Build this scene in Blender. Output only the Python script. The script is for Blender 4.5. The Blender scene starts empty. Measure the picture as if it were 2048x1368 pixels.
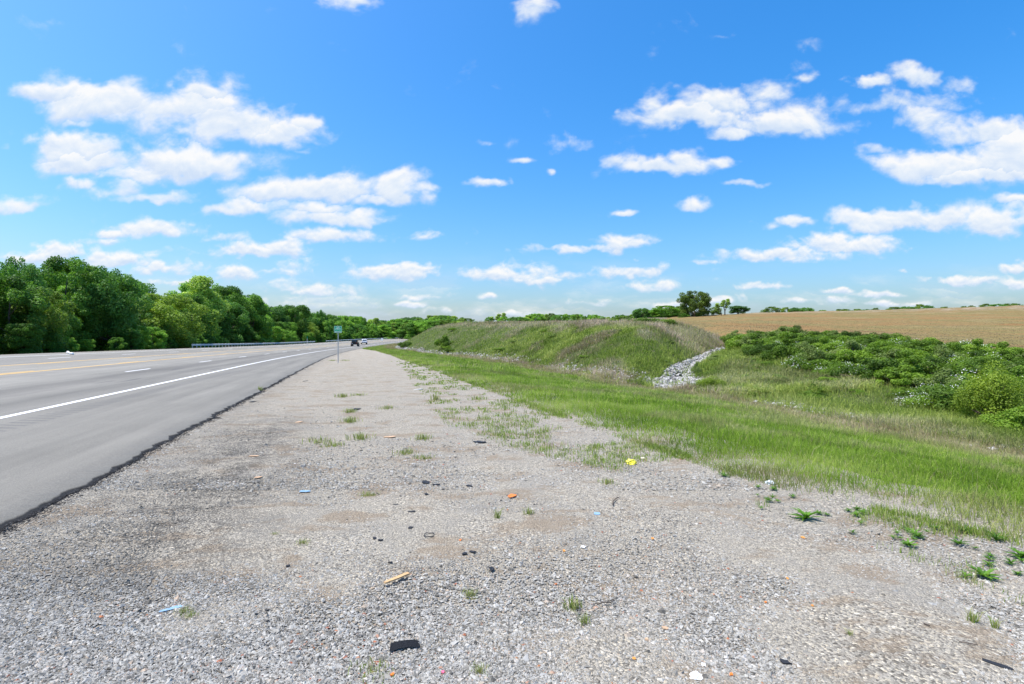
import bpy, bmesh, math, random
import numpy as np
from mathutils import Vector, Matrix, Euler
R = math.radians
F, HC = 1060.0, 1.55            # focal length (px of the 2048 frame), eye height
rng = np.random.default_rng(7); random.seed(7)
scene = bpy.context.scene
COL = scene.collection

# ------------------------------------------------------------------ helpers
def tag(o, label=None, cat=None, group=None, kind=None):
    if label: o['label'] = label
    if cat: o['category'] = cat
    if group: o['group'] = group
    if kind: o['kind'] = kind
    return o
def empty(name, loc, rz=0, label=None, cat=None, group=None):
    o = bpy.data.objects.new(name, None); o.empty_display_size = .2; COL.objects.link(o)
    o.location = loc; o.rotation_euler = (0, 0, rz)
    return tag(o, label, cat, group)
def np_mesh(name, V, Fc, mats, attrs=None, smooth=False, uv=None, midx=None):
    me = bpy.data.meshes.new(name)
    V = np.asarray(V, np.float32); Fc = np.asarray(Fc, np.int32); n = Fc.shape[1]
    me.vertices.add(len(V)); me.vertices.foreach_set('co', V.ravel())
    me.loops.add(Fc.size); me.loops.foreach_set('vertex_index', Fc.ravel())
    me.polygons.add(len(Fc)); me.polygons.foreach_set('loop_start', np.arange(0, Fc.size, n, dtype=np.int32))
    if not isinstance(mats, (list, tuple)): mats = [mats]
    for m in mats: me.materials.append(m)
    if midx is not None: me.polygons.foreach_set('material_index', np.asarray(midx, np.int32))
    me.polygons.foreach_set('use_smooth', np.full(len(Fc), smooth, bool))
    for k, a in (attrs or {}).items():
        a = np.asarray(a, np.float32)
        if a.ndim == 1:
            at = me.attributes.new(k, 'FLOAT', 'POINT'); at.data.foreach_set('value', a)
        else:
            at = me.attributes.new(k, 'FLOAT_VECTOR', 'POINT'); at.data.foreach_set('vector', a.ravel())
    if uv is not None:
        l = me.uv_layers.new(name='uv'); l.data.foreach_set('uv', np.asarray(uv, np.float32)[Fc.ravel()].ravel())
    me.update(calc_edges=True)
    return me
def link(name, me, parent=None, loc=None):
    o = bpy.data.objects.new(name, me); COL.objects.link(o)
    if parent: o.parent = parent
    if loc is not None: o.location = loc
    return o
def bm_obj(name, bm, mats, parent=None, smooth=False, loc=None):
    me = bpy.data.meshes.new(name); bm.normal_update(); bm.to_mesh(me); bm.free()
    for m in (mats if isinstance(mats, (list, tuple)) else [mats]): me.materials.append(m)
    if smooth: me.polygons.foreach_set('use_smooth', np.ones(len(me.polygons), bool))
    return link(name, me, parent, loc)
def copy_tree(o, parent=None):
    c = o.copy(); COL.objects.link(c)
    if parent: c.parent = parent
    for ch in list(o.children): copy_tree(ch, c)
    return c
def bbox(bm, cx, cy, cz, sx, sy, sz, bev=0, rot=None, mi=0):
    r = bmesh.ops.create_cube(bm, size=1)
    M = Matrix.Translation((cx, cy, cz)) @ (rot.to_4x4() if rot else Matrix()) @ Matrix.Diagonal((sx, sy, sz, 1))
    bmesh.ops.transform(bm, matrix=M, verts=r['verts'])
    fs = set(f for v in r['verts'] for f in v.link_faces)
    for f in fs: f.material_index = mi
    if bev:
        es = list(set(e for v in r['verts'] for e in v.link_edges))
        bmesh.ops.bevel(bm, geom=es, offset=bev, segments=2, affect='EDGES', profile=.6)
def tube(bm, pts, rad, n=8, mi=0, cap=True):
    rings = []
    for i, p in enumerate(pts):
        p = Vector(p)
        a = Vector(pts[max(0, i-1)]); b = Vector(pts[min(len(pts)-1, i+1)])
        d = (b-a).normalized(); q = d.to_track_quat('Z', 'Y')
        r = rad[i] if hasattr(rad, '__len__') else rad
        rings.append([bm.verts.new(p + q @ Vector((r*math.cos(2*math.pi*k/n), r*math.sin(2*math.pi*k/n), 0))) for k in range(n)])
    for a, b in zip(rings, rings[1:]):
        for k in range(n):
            f = bm.faces.new((a[k], a[(k+1) % n], b[(k+1) % n], b[k])); f.material_index = mi; f.smooth = True
    if cap:
        for r_, s in ((rings[0], -1), (rings[-1], 1)):
            try: f = bm.faces.new(r_ if s > 0 else r_[::-1]); f.material_index = mi
            except ValueError: pass
def smooth(t): t = np.clip(t, 0, 1); return t*t*(3-2*t)
def _hash(ix, iy, s):
    h = (ix.astype(np.int64)*374761393 + iy.astype(np.int64)*668265263 + s*1442695041) & 0xffffffff
    h = ((h ^ (h >> 13))*1274126177) & 0xffffffff
    return ((h ^ (h >> 16)) & 0xffffff)/float(0xffffff)
def vnoise(x, y, s=0):
    x = np.asarray(x, float); y = np.asarray(y, float)
    ix = np.floor(x).astype(np.int64); iy = np.floor(y).astype(np.int64); fx = smooth(x-ix); fy = smooth(y-iy)
    a = _hash(ix, iy, s); b = _hash(ix+1, iy, s); c = _hash(ix, iy+1, s); d = _hash(ix+1, iy+1, s)
    return (a*(1-fx)+b*fx)*(1-fy)+(c*(1-fx)+d*fx)*fy
def fbm(x, y, s=0, o=4):
    t = 0; a = .5; n = 0
    for i in range(o): t = t+a*vnoise(x*2**i, y*2**i, s+i*17); n += a; a *= .5
    return t/n

# ------------------------------------------------------------------ the lie of the land
def Xe(Y):
    """right edge of the pavement as a function of the distance ahead"""
    Y = np.asarray(Y, float); t = np.clip(Y-30, 0, 300)
    return -2.8-.3*Y+.0006*t*t+.36*np.clip(Y-330, 0, None)
CS = .958
def wof(X, Y): return (X-Xe(Y))*CS
def zr(Y):
    Y = np.asarray(Y, float); return .018*25*np.log1p(np.exp(np.clip((Y-160)/25, -40, 40)))
SUP = .018
def wg(Y): return np.interp(Y, [-50, 0, 4, 6, 10, 30, 61, 90, 110, 120], [8.5, 8, 7.6, 7.0, 6.9, 7.0, 6.5, 4.5, 1.2, .2])
def wD(Y): return np.interp(Y, [-50, 0, 13, 30, 47, 64, 75, 89, 119, 150, 180, 220], [17, 17.5, 18, 19.5, 19.5, 19, 17.3, 15, 8.5, 5, 3.5, 3])
def zD(Y): return np.interp(Y, [0, 40, 64, 89, 119, 150], [-1, -1, -.9, -.7, -.3, -.15])
def Zc(Y): return np.interp(Y, [0, 40, 48, 75, 105, 156, 250, 350, 600], [2.6, 2.6, 2.95, 4.1, 4.9, 6.4, 8.8, 10, 12])
def Xc(Y): return np.interp(Y, [29, 33, 40.5, 45.6, 56, 65, 80, 100, 130, 400], [9.3, 10.2, 13.4, 16.7, 22.6, 25.5, 27.5, 30, 39, 120])
def zch(Y): return np.interp(Y, [29, 33, 40.5, 45.6, 56, 65, 80, 100, 150, 250, 320, 500], [-.95, -.95, -.4, 0, .75, 2.0, 3.6, 5.0, 7.5, 13.1, 9.5, 9])
KU = np.array([1340, 1500, 1700, 2048, 2600, 3400.])
KY = np.array([[28, 22.4, 17.9, 13.3, 9.4, 6.6], [29, 26, 22, 18, 14, 10], [80, 58, 48, 38, 32, 28],
               [150, 100, 90, 80, 80, 80], [205, 180, 170, 160, 160, 160], [250, 260, 260, 260, 260, 260], [320]*6, [700]*6], float)
KZ = np.array([[-1]*6, [-.95, -.95, -1, -1, -1, -1], [4.1, 2.43, 1.55, .33, .2, .2],
               [7.5, 4.76, 3.59, 2.46, 2.5, 2.5], [10.3, 10.0, 9.25, 9.4, 9.8, 10], [13.1, 15.8, 17, 19.5, 20, 20], [9.5, 12.5, 13.5, 16, 16.5, 16.5], [9, 9, 9, 10, 10, 10]], float)
def ztab(X, Y):
    u = np.clip(1024+F*X/np.maximum(Y, 2.0), 1340, 3400)
    cy = [np.interp(u, KU, r) for r in KY]; cz = [np.interp(u, KU, r) for r in KZ]
    z = np.where(Y <= cy[0], cz[0], cz[-1])
    for i in range(len(cy)-1):
        t = np.clip((Y-cy[i])/(cy[i+1]-cy[i]), 0, 1)
        m = (Y > cy[i]) & (Y <= cy[i+1]); z = np.where(m, cz[i]+(cz[i+1]-cz[i])*t, z)
    return z, (Y-cy[2])
def smin(a, b, k=.5):
    h = np.clip(.5+.5*(b-a)/k, 0, 1); return b*(1-h)+a*h-k*h*(1-h)
def H(X, Y):
    X = np.asarray(X, float); Y = np.asarray(Y, float)
    w = wof(X, Y); R0 = zr(Y)
    road = R0+SUP*(-w)-.07
    left = R0+SUP*25.6-.07-np.clip((-25.9-w)*.1, 0, 1.3)
    g = wg(Y); d = wD(Y); t = (w-g)/np.maximum(d-g, .1)
    dep = zD(Y)
    ver = R0+dep*smooth(t)
    foot = R0+dep
    dd = np.maximum(w-d-.6, 0)
    sc = (Xc(Y)-X)*.75
    zc = zch(Y)
    top = Zc(Y)+np.maximum(zc-Zc(Y), 0)*smooth(1-sc/60)
    zm = smin(foot+.5*dd, top, 1.7)
    zm = np.where(Y > 27, smin(zm, zc+.62*np.maximum(sc, 0), 1.3), zm)
    zm = np.maximum(zm, foot-.1)
    zt, _ = ztab(X, Y)
    wch = (Y > 29) & (Y < 110)
    zrr = np.where(wch, smin(zt, zc+.35*np.maximum(-sc, 0), .5), zt)
    bey = np.where(sc > 0, zm, zrr)
    bl = smooth((w-d)/1.0)
    z = np.where(w < -25.6, left, np.where(w < 0, road, np.where(w < d, ver, foot*(1-bl)+bey*bl)))
    hill = 10*np.exp(-((X+70)/150)**2-((Y-520)/110)**2)*smooth((Y-300)/100)
    z = z+np.where((w < -27) | (Y > 420), hill*smooth((-26-w)/20)+hill*(Y > 420)*(w > -26), 0)
    # gentle unevenness off the road and gravel
    off = smooth((w-g-1)/4)*(w > 0)+smooth((-27-w)/4)
    z = z+off*(fbm(X*.16+9, Y*.16, 3, 4)-.5)*.55*np.clip(np.hypot(X, Y)/25, .3, 1.5)
    far = smooth((np.hypot(X, Y)-700)/500)
    return z*(1-far)+4*far
def gp(u, v):
    Y = HC*F/(v-684.); return ((u-1024)*Y/F, Y)
def on_ground(u, v):
    """world point of the ground seen at a place in the photograph (march along the sight line)"""
    Y = np.concatenate([np.linspace(2, 60, 1200), np.linspace(60, 500, 1800)[1:]])
    X = (u-1024)*Y/F; zs = HC-(v-684)*Y/F
    g = H(X, Y); hit = np.nonzero(g >= zs)[0]
    i = hit[0] if len(hit) else len(Y)-1
    return (X[i], Y[i], g[i])

# ------------------------------------------------------------------ materials
def new_mat(name):
    m = bpy.data.materials.new(name); m.use_nodes = True; nt = m.node_tree
    for n in list(nt.nodes): nt.nodes.remove(n)
    out = nt.nodes.new('ShaderNodeOutputMaterial')
    return m, nt, out
class NT:
    def __init__(s, nt): s.nt = nt
    def n(s, t, **k):
        nd = s.nt.nodes.new(t)
        for a, b in k.items():
            if hasattr(nd, a): setattr(nd, a, b)
        return nd
    def l(s, a, b): s.nt.links.new(a, b)
    def attr(s, name): a = s.n('ShaderNodeAttribute'); a.attribute_name = name; return a
    def math(s, op, a, b=None, c=None, clamp=False):
        m = s.n('ShaderNodeMath', operation=op); m.use_clamp = clamp
        for i, v in enumerate((a, b, c)):
            if v is None: continue
            if isinstance(v, (int, float)): m.inputs[i].default_value = v
            else: s.l(v, m.inputs[i])
        return m.outputs[0]
    def noise(s, scale, vec=None, detail=4, rough=.55, dist=0):
        t = s.n('ShaderNodeTexNoise'); t.inputs['Scale'].default_value = scale; t.inputs['Detail'].default_value = detail
        t.inputs['Roughness'].default_value = rough; t.inputs['Distortion'].default_value = dist
        if vec is not None: s.l(vec, t.inputs['Vector'])
        return t
    def ramp(s, fac, stops, interp='LINEAR'):
        r = s.n('ShaderNodeValToRGB'); cr = r.color_ramp; cr.interpolation = interp
        while len(cr.elements) < len(stops): cr.elements.new(.5)
        for e, (p, c) in zip(cr.elements, stops):
            e.position = p; e.color = (c[0], c[1], c[2], 1) if hasattr(c, '__len__') else (c, c, c, 1)
        s.l(fac, r.inputs[0]); return r.outputs[0]
    def mix(s, f, a, b, mode='MIX'):
        m = s.n('ShaderNodeMix', data_type='RGBA', blend_type=mode)
        for i, v in ((0, f), (6, a), (7, b)):
            if isinstance(v, (int, float)): m.inputs[i].default_value = v
            elif isinstance(v, tuple): m.inputs[i].default_value = (*v, 1)
            else: s.l(v, m.inputs[i])
        return m.outputs[2]
    def mapr(s, v, a, b, c=0, d=1):
        m = s.n('ShaderNodeMapRange', interpolation_type='SMOOTHSTEP'); s.l(v, m.inputs[0])
        for i, x in enumerate((a, b, c, d)): m.inputs[i+1].default_value = x
        return m.outputs[0]
    def vscale(s, vec, sc):
        m = s.n('ShaderNodeMapping'); m.inputs['Scale'].default_value = sc; s.l(vec, m.inputs[0]); return m.outputs[0]
def plain(name, col, rough=.6, metal=0, var=.12, nscale=30, bump=0, spec=.4):
    m, nt, out = new_mat(name); N = NT(nt)
    p = N.n('ShaderNodeBsdfPrincipled'); p.inputs['Roughness'].default_value = rough; p.inputs['Metallic'].default_value = metal
    p.inputs['Specular IOR Level'].default_value = spec
    tc = N.n('ShaderNodeTexCoord'); nz = N.noise(nscale, tc.outputs['Object'], 5)
    lo = tuple(c*(1-var) for c in col); hi = tuple(min(1, c*(1+var)) for c in col)
    N.l(N.ramp(nz.outputs[0], [(.3, lo), (.7, hi)]), p.inputs['Base Color'])
    if bump:
        b = N.n('ShaderNodeBump'); b.inputs['Strength'].default_value = bump; b.inputs['Distance'].default_value = .01
        N.l(nz.outputs[0], b.inputs['Height']); N.l(b.outputs[0], p.inputs['Normal'])
    N.l(p.outputs[0], out.inputs[0]); return m
def pos(N):
    g = N.n('ShaderNodeNewGeometry'); return g.outputs['Position']

def m_gravel():
    m, nt, out = new_mat('crushed_gravel'); N = NT(nt); P = pos(N)
    flat = N.vscale(P, (1, 1, .3))
    warp = N.noise(9, flat, 3); 
    v = N.n('ShaderNodeTexVoronoi'); v.inputs['Scale'].default_value = 78; N.l(flat, v.inputs['Vector'])
    v2 = N.n('ShaderNodeTexVoronoi'); v2.inputs['Scale'].default_value = 170; N.l(flat, v2.inputs['Vector'])
    sep = N.n('ShaderNodeSeparateColor'); N.l(v.outputs['Color'], sep.inputs[0])
    sep2 = N.n('ShaderNodeSeparateColor'); N.l(v2.outputs['Color'], sep2.inputs[0])
    st = [(0, (0.102, 0.091, 0.076)), (.2, (0.193, 0.177, 0.147)), (.5, (0.290, 0.268, 0.228)), (.8, (0.377, 0.350, 0.299)), (.93, (0.458, 0.402, 0.304)), (1, (0.631, 0.574, 0.472))]
    c1 = N.ramp(sep.outputs[0], st); c2 = N.ramp(sep2.outputs[0], st)
    big = N.mapr(N.noise(1.3, P, 4).outputs[0], .35, .6)
    c = N.mix(N.math('MULTIPLY', big, .55), c1, c2)
    # packed fines and brown dirt patches
    f = N.noise(300, P, 2)
    fines = N.mix(f.outputs[0], (.195, .184, .163), (.305, .292, .262))
    pk = N.mapr(N.noise(1.4, P, 6, .7, .5).outputs[0], .48, .66)
    c = N.mix(N.math('MULTIPLY', pk, .55), c, fines)
    br = N.mapr(N.noise(1.1, N.vscale(P, (1, 1.6, 1)), 6, .7, .3).outputs[0], .515, .60)
    c = N.mix(N.math('MULTIPLY', br, .6), c, N.mix(f.outputs[0], (.17, .125, .08), (.27, .21, .145)))
    dk = N.attr('dark').outputs['Fac']
    dk = N.math('MULTIPLY', dk, N.mapr(N.math('ADD', N.noise(3.2, P, 6, .75).outputs[0], N.math('MULTIPLY', N.math('SUBTRACT', sep.outputs[1], .5), .35)), .44, .60))
    c = N.mix(N.math('MULTIPLY', dk, .9), c, (.06, .056, .05)); c = N.mix(1.0, c, (1.06, 1.045, 1.0), 'MULTIPLY')
    p = N.n('ShaderNodeBsdfPrincipled'); p.inputs['Roughness'].default_value = .93; p.inputs['Specular IOR Level'].default_value = .2
    N.l(c, p.inputs['Base Color'])
    b = N.n('ShaderNodeBump'); b.inputs['Strength'].default_value = .8; b.inputs['Distance'].default_value = .012
    hgt = N.math('ADD', N.math('MULTIPLY', v.outputs['Distance'], -1), N.math('MULTIPLY', v2.outputs['Distance'], -.6))
    N.l(hgt, b.inputs['Height']); N.l(b.outputs[0], p.inputs['Normal'])
    N.l(p.outputs[0], out.inputs[0]); return m
def m_stone(name, stops, rough=.9):
    m, nt, out = new_mat(name); N = NT(nt)
    a = N.attr('tint').outputs['Fac']; c = N.ramp(a, stops)
    nz = N.noise(60, pos(N), 4); c = N.mix(.35, c, N.mix(nz.outputs[0], (.1, .1, .1), (.9, .9, .9)), 'OVERLAY')
    p = N.n('ShaderNodeBsdfPrincipled'); p.inputs['Roughness'].default_value = rough; p.inputs['Specular IOR Level'].default_value = .25
    N.l(c, p.inputs['Base Color']); N.l(p.outputs[0], out.inputs[0]); return m
def m_road():
    m, nt, out = new_mat('aged_asphalt'); N = NT(nt); P = pos(N)
    uv = N.n('ShaderNodeUVMap'); uv.uv_map = 'uv'; sp = N.n('ShaderNodeSeparateXYZ'); N.l(uv.outputs[0], sp.inputs[0])
    w = sp.outputs[0]; s = sp.outputs[1]                     # w: 0..1 across (25.6 m), s: metres along
    def q(x): return x/25.6
    wn = N.math('ADD', w, N.math('MULTIPLY', N.math('SUBTRACT', N.noise(.25, P, 3).outputs[0], .5), .012))
    base = N.ramp(wn, [(0, (0.179,0.174,0.161)), (q(3.45), (0.175,0.170,0.157)), (q(3.75), (0.186,0.181,0.169)), (q(4.9), (0.154,0.150,0.140)), (q(5.6), (0.180,0.175,0.163)), (q(6.7), (0.126,0.122,0.114)), (q(7.2), (0.180,0.175,0.163)), (q(8.5), (0.216,0.211,0.196)), (q(10.8), (0.210,0.204,0.190)),
                       (q(11.2), (0.230,0.223,0.204)), (q(14.5), (0.230,0.223,0.204)), (q(14.8), (0.198,0.193,0.180)), (q(18), (0.192,0.187,0.175)), (q(21.8), (0.198,0.193,0.180)), (q(22.2), (0.220,0.214,0.198)), (1, (0.230,0.223,0.204))])
    uvs = N.vscale(uv.outputs[0], (40, .09, 1)); st = N.noise(1, uvs, 5, .6)
    c = N.mix(.38, base, N.ramp(st.outputs[0], [(.3, .25), (.7, .75)]), 'OVERLAY')
    ag = N.noise(75, P, 5, .85); c = N.mix(.85, c, N.ramp(ag.outputs[0], [(.3, .22), (.7, .8)]), 'OVERLAY')
    bl = N.noise(.6, P, 5, .6); c = N.mix(.14, c, N.ramp(bl.outputs[0], [(.3, .3), (.7, .7)]), 'OVERLAY')
    tintc = N.mix(1.0, c, (1.02, .99, .90), 'MULTIPLY')
    # skid marks and cracks
    ck = N.noise(1, N.vscale(uv.outputs[0], (70, .22, 1)), 2, .4)
    ckm = N.math('MULTIPLY', N.mapr(ck.outputs[0], .655, .74), N.math('MULTIPLY', N.mapr(w, q(3.7), q(4.1)), N.mapr(w, q(11), q(9), 0, 1)))
    tintc = N.mix(N.math('MULTIPLY', ckm, .55), tintc, (.06, .06, .06))
    # rumble grooves cut beside the edge line
    rm = N.math('MULTIPLY', N.mapr(w, q(2.72), q(2.80)), N.mapr(w, q(3.20), q(3.28), 1, 0))
    sn = N.math('SINE', N.math('MULTIPLY', s, 2*math.pi/.30))
    gr = N.math('MULTIPLY', N.mapr(sn, .2, .9), rm)
    tintc = N.mix(N.math('MULTIPLY', gr, .5), tintc, (.10, .10, .10))
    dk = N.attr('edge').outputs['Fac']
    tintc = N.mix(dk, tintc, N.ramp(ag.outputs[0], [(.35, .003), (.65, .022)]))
    p = N.n('ShaderNodeBsdfPrincipled'); p.inputs['Roughness'].default_value = .88; p.inputs['Specular IOR Level'].default_value = .3
    N.l(tintc, p.inputs['Base Color'])
    b = N.n('ShaderNodeBump'); b.inputs['Strength'].default_value = .5; b.inputs['Distance'].default_value = .006
    N.l(N.math('SUBTRACT', ag.outputs[0], N.math('MULTIPLY', gr, 3.0)), b.inputs['Height']); N.l(b.outputs[0], p.inputs['Normal'])
    N.l(p.outputs[0], out.inputs[0]); return m
def m_paint(name, col):
    m, nt, out = new_mat(name); N = NT(nt); P = pos(N)
    n1 = N.noise(60, P, 5, .7); wr = N.mapr(n1.outputs[0], .54, .68)
    c = N.mix(N.math('MULTIPLY', wr, .7), col, (.33, .33, .33))
    n2 = N.noise(4, P, 4); c = N.mix(N.math('MULTIPLY', N.mapr(n2.outputs[0], .5, .75), .3), c, tuple(x*.6 for x in col))
    p = N.n('ShaderNodeBsdfPrincipled'); p.inputs['Roughness'].default_value = .7
    N.l(c, p.inputs['Base Color']); N.l(p.outputs[0], out.inputs[0]); return m
def m_earth():
    m, nt, out = new_mat('grassy_earth'); N = NT(nt); P = pos(N)
    a = N.noise(1.2, P, 6, .65); b = N.noise(14, P, 4, .6)
    g = N.mix(b.outputs[0], (.028, .045, .012), (.09, .12, .035))
    d = N.mix(b.outputs[0], (.12, .095, .06), (.24, .20, .14))
    dry = N.attr('dry').outputs['Fac']
    f = N.mapr(N.math('ADD', a.outputs[0], N.math('MULTIPLY', N.math('SUBTRACT', dry, .5), .8)), .42, .62)
    c = N.mix(f, g, d)
    p = N.n('ShaderNodeBsdfPrincipled'); p.inputs['Roughness'].default_value = 1; p.inputs['Specular IOR Level'].default_value = .1
    N.l(c, p.inputs['Base Color'])
    bp = N.n('ShaderNodeBump'); bp.inputs['Strength'].default_value = .8; bp.inputs['Distance'].default_value = .06; N.l(b.outputs[0], bp.inputs['Height']); N.l(bp.outputs[0], p.inputs['Normal'])
    N.l(p.outputs[0], out.inputs[0]); return m
def m_field():
    m, nt, out = new_mat('stubble_field_soil'); N = NT(nt); P = pos(N)
    a = N.noise(.035, N.vscale(P, (1, 2.2, 1)), 6, .6, .6); b = N.noise(1.6, N.vscale(P, (.6, 2.0, 1)), 5, .7); cn = N.noise(9, P, 3, .7)
    c = N.ramp(a.outputs[0], [(.3, (.20, .118, .048)), (.45, (.215, .145, .062)), (.55, (.17, .14, .056)), (.7, (.245, .18, .088))])
    c = N.mix(.6, c, N.ramp(b.outputs[0], [(.3, .2), (.7, .8)]), 'OVERLAY')
    c = N.mix(.45, c, N.ramp(cn.outputs[0], [(.35, .2), (.65, .8)]), 'OVERLAY')
    hi = N.attr('chalk').outputs['Fac']
    f = N.math('MULTIPLY', hi, N.mapr(N.noise(.25, N.vscale(P, (.4, 1.6, 1)), 6, .7).outputs[0], .46, .62))
    c = N.mix(N.math('MULTIPLY', f, .75), c, (.36, .31, .26))
    p = N.n('ShaderNodeBsdfPrincipled'); p.inputs['Roughness'].default_value = 1; p.inputs['Specular IOR Level'].default_value = .05
    N.l(c, p.inputs['Base Color'])
    bp = N.n('ShaderNodeBump'); bp.inputs['Strength'].default_value = .7; bp.inputs['Distance'].default_value = .12; N.l(b.outputs[0], bp.inputs['Height']); N.l(bp.outputs[0], p.inputs['Normal'])
    N.l(p.outputs[0], out.inputs[0]); return m
def m_leaf(name, stops, trans=.38, objvar=.5, rough=.55, nscale=.35):
    """leaves: colour from a per-leaf value, a clump-sized noise and the plant's own shift"""
    m, nt, out = new_mat(name); N = NT(nt)
    a = N.attr('tint').outputs['Fac']; tc = N.n('ShaderNodeTexCoord'); oi = N.n('ShaderNodeObjectInfo')
    nz = N.noise(nscale, tc.outputs['Object'], 3)
    f = N.math('ADD', N.math('MULTIPLY', a, .5), N.math('MULTIPLY', N.math('SUBTRACT', nz.outputs[0], .5), .9))
    f = N.math('ADD', f, N.math('MULTIPLY', N.math('SUBTRACT', oi.outputs['Random'], .3), objvar), clamp=True)
    c = N.ramp(f, stops)
    p = N.n('ShaderNodeBsdfPrincipled'); p.inputs['Roughness'].default_value = rough; p.inputs['Specular IOR Level'].default_value = .25
    t = N.n('ShaderNodeBsdfTranslucent'); N.l(c, p.inputs['Base Color']); N.l(N.mix(1.0, c, (1.15, 1.2, .6), 'MULTIPLY'), t.inputs[0])
    x = N.n('ShaderNodeMixShader'); x.inputs[0].default_value = trans; N.l(p.outputs[0], x.inputs[1]); N.l(t.outputs[0], x.inputs[2])
    N.l(x.outputs[0], out.inputs[0]); return m
def m_grass(name, green, dryc):
    m, nt, out = new_mat(name); N = NT(nt)
    a = N.attr('tint').outputs['Fac']; d = N.attr('dry').outputs['Fac']
    c = N.mix(d, N.ramp(a, green), N.ramp(a, dryc))
    p = N.n('ShaderNodeBsdfPrincipled'); p.inputs['Roughness'].default_value = .6; p.inputs['Specular IOR Level'].default_value = .2
    t = N.n('ShaderNodeBsdfTranslucent'); N.l(c, p.inputs['Base Color']); N.l(c, t.inputs[0])
    x = N.n('ShaderNodeMixShader'); x.inputs[0].default_value = .42; N.l(p.outputs[0], x.inputs[1]); N.l(t.outputs[0], x.inputs[2])
    N.l(x.outputs[0], out.inputs[0]); return m

M = {}
M['gravel'] = m_gravel(); M['road'] = m_road(); M['earth'] = m_earth(); M['field'] = m_field()
M['white_paint'] = m_paint('white_road_paint', (.80, .80, .78)); M['yellow_paint'] = m_paint('yellow_road_paint', (.72, .43, .09))
STG = [(0, (.08, .075, .064)), (.15, (.19, .18, .156)), (.45, (.285, .273, .24)), (.6, (.315, .31, .288)), (.75, (.365, .353, .315)), (.9, (.43, .415, .37)), (.94, (.34, .27, .195)), (.975, (.52, .50, .46)), (.988, (.38, .30, .22)), (.996, (.30, .10, .06)), (1, (.42, .18, .07))]
M['stone'] = m_stone('gravel_stones', STG)
M['crumb'] = m_stone('asphalt_crumb', [(0, (.006, .006, .006)), (.7, (.03, .029, .028)), (1, (.10, .098, .095))])
M['riprap'] = m_stone('limestone_riprap', [(0, (.15, .145, .13)), (.4, (.30, .29, .265)), (.8, (.40, .39, .365)), (1, (.48, .47, .45))])
LGM = 3.0
LG = {'mid': [(0, (.020, .050, .010)), (.35, (.045, .105, .018)), (.7, (.085, .17, .028)), (1, (.14, .22, .05))],
      'dark': [(0, (.016, .045, .012)), (.4, (.034, .088, .020)), (.8, (.06, .13, .028)), (1, (.10, .17, .045))],
      'light': [(0, (.05, .09, .018)), (.4, (.10, .165, .035)), (.8, (.16, .23, .06)), (1, (.22, .29, .09))],
      'olive': [(0, (.024, .05, .010)), (.4, (.05, .09, .016)), (.8, (.085, .14, .025)), (1, (.12, .17, .04))]}
for k, v in LG.items(): M['leaf_'+k] = m_leaf('leaves_'+k, [(p, (c[0]*LGM*1.12, c[1]*LGM, c[2]*LGM*.8)) for p, c in v])
M['shrub_leaf'] = m_leaf('shrub_leaves', [(0, (.07, .13, .012)), (.35, (.15, .26, .025)), (.7, (.24, .37, .04)), (1, (.35, .46, .09))], nscale=1.2)
M['shrub_leaf_dark'] = m_leaf('shrub_leaves_dark', [(0, (.055, .11, .013)), (.4, (.115, .20, .024)), (.8, (.185, .29, .04)), (1, (.26, .37, .07))], nscale=1.4, objvar=.8)
M['shrub_leaf_pale'] = m_leaf('shrub_leaves_pale', [(0, (.09, .13, .03)), (.4, (.17, .24, .06)), (.8, (.26, .34, .10)), (1, (.34, .40, .16))], nscale=1.4, objvar=.8)
M['willow_leaf'] = m_leaf('willow_leaves', [(0, (.12, .19, .02)), (.5, (.26, .36, .035)), (1, (.38, .48, .08))], nscale=1.2, objvar=.1)
M['blossom'] = plain('white_blossom', (.75, .76, .72), .8)
M['grass'] = m_grass('verge_grass', [(0, (.10, .19, .014)), (.5, (.235, .37, .032)), (1, (.40, .50, .10))], [(0, (.26, .19, .10)), (.5, (.40, .30, .19)), (1, (.55, .44, .30))])
M['hill_grass'] = m_grass('bank_grass', [(0, (.10, .17, .015)), (.5, (.23, .33, .035)), (1, (.38, .45, .09))], [(0, (.25, .19, .11)), (.5, (.42, .33, .22)), (1, (.60, .50, .36))])
M['bark'] = plain('bark', (.13, .10, .075), .95, bump=.6)
M['galv'] = plain('galvanised_steel', (.50, .53, .55), .45, .6, .1)
M['galvdull'] = plain('weathered_guardrail_steel', (.62, .65, .66), .6, .1, .08)

# ------------------------------------------------------------------ world, sun, camera
SUN_EL, SUN_AZ = R(64), R(-104)     # azimuth measured from straight ahead, negative = left
sdir = Vector((math.sin(SUN_AZ)*math.cos(SUN_EL), math.cos(SUN_AZ)*math.cos(SUN_EL), math.sin(SUN_EL)))
wd = bpy.data.worlds.new('World'); scene.world = wd; wd.use_nodes = True
nt = wd.node_tree; N = NT(nt)
for n in list(nt.nodes): nt.nodes.remove(n)
wo = N.n('ShaderNodeOutputWorld'); bg = N.n('ShaderNodeBackground'); sk = N.n('ShaderNodeTexSky'); sk.sky_type = 'NISHITA'
sk.sun_disc = False; sk.sun_elevation = SUN_EL; sk.sun_rotation = SUN_AZ; sk.altitude = 0; sk.air_density = 1.2; sk.dust_density = 2.8; sk.ozone_density = 8
hs = N.n('ShaderNodeHueSaturation'); hs.inputs['Saturation'].default_value = 1.33; hs.inputs['Value'].default_value = 1.0; hs.inputs['Hue'].default_value = .5
N.l(sk.outputs[0], hs.inputs['Color']); N.l(hs.outputs[0], bg.inputs[0]); bg.inputs[1].default_value = .15
N.l(bg.outputs[0], wo.inputs[0])
ld = bpy.data.lights.new('sun', 'SUN'); ld.energy = 3.6; ld.angle = R(.53); ld.color = (1, .935, .835)
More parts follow.
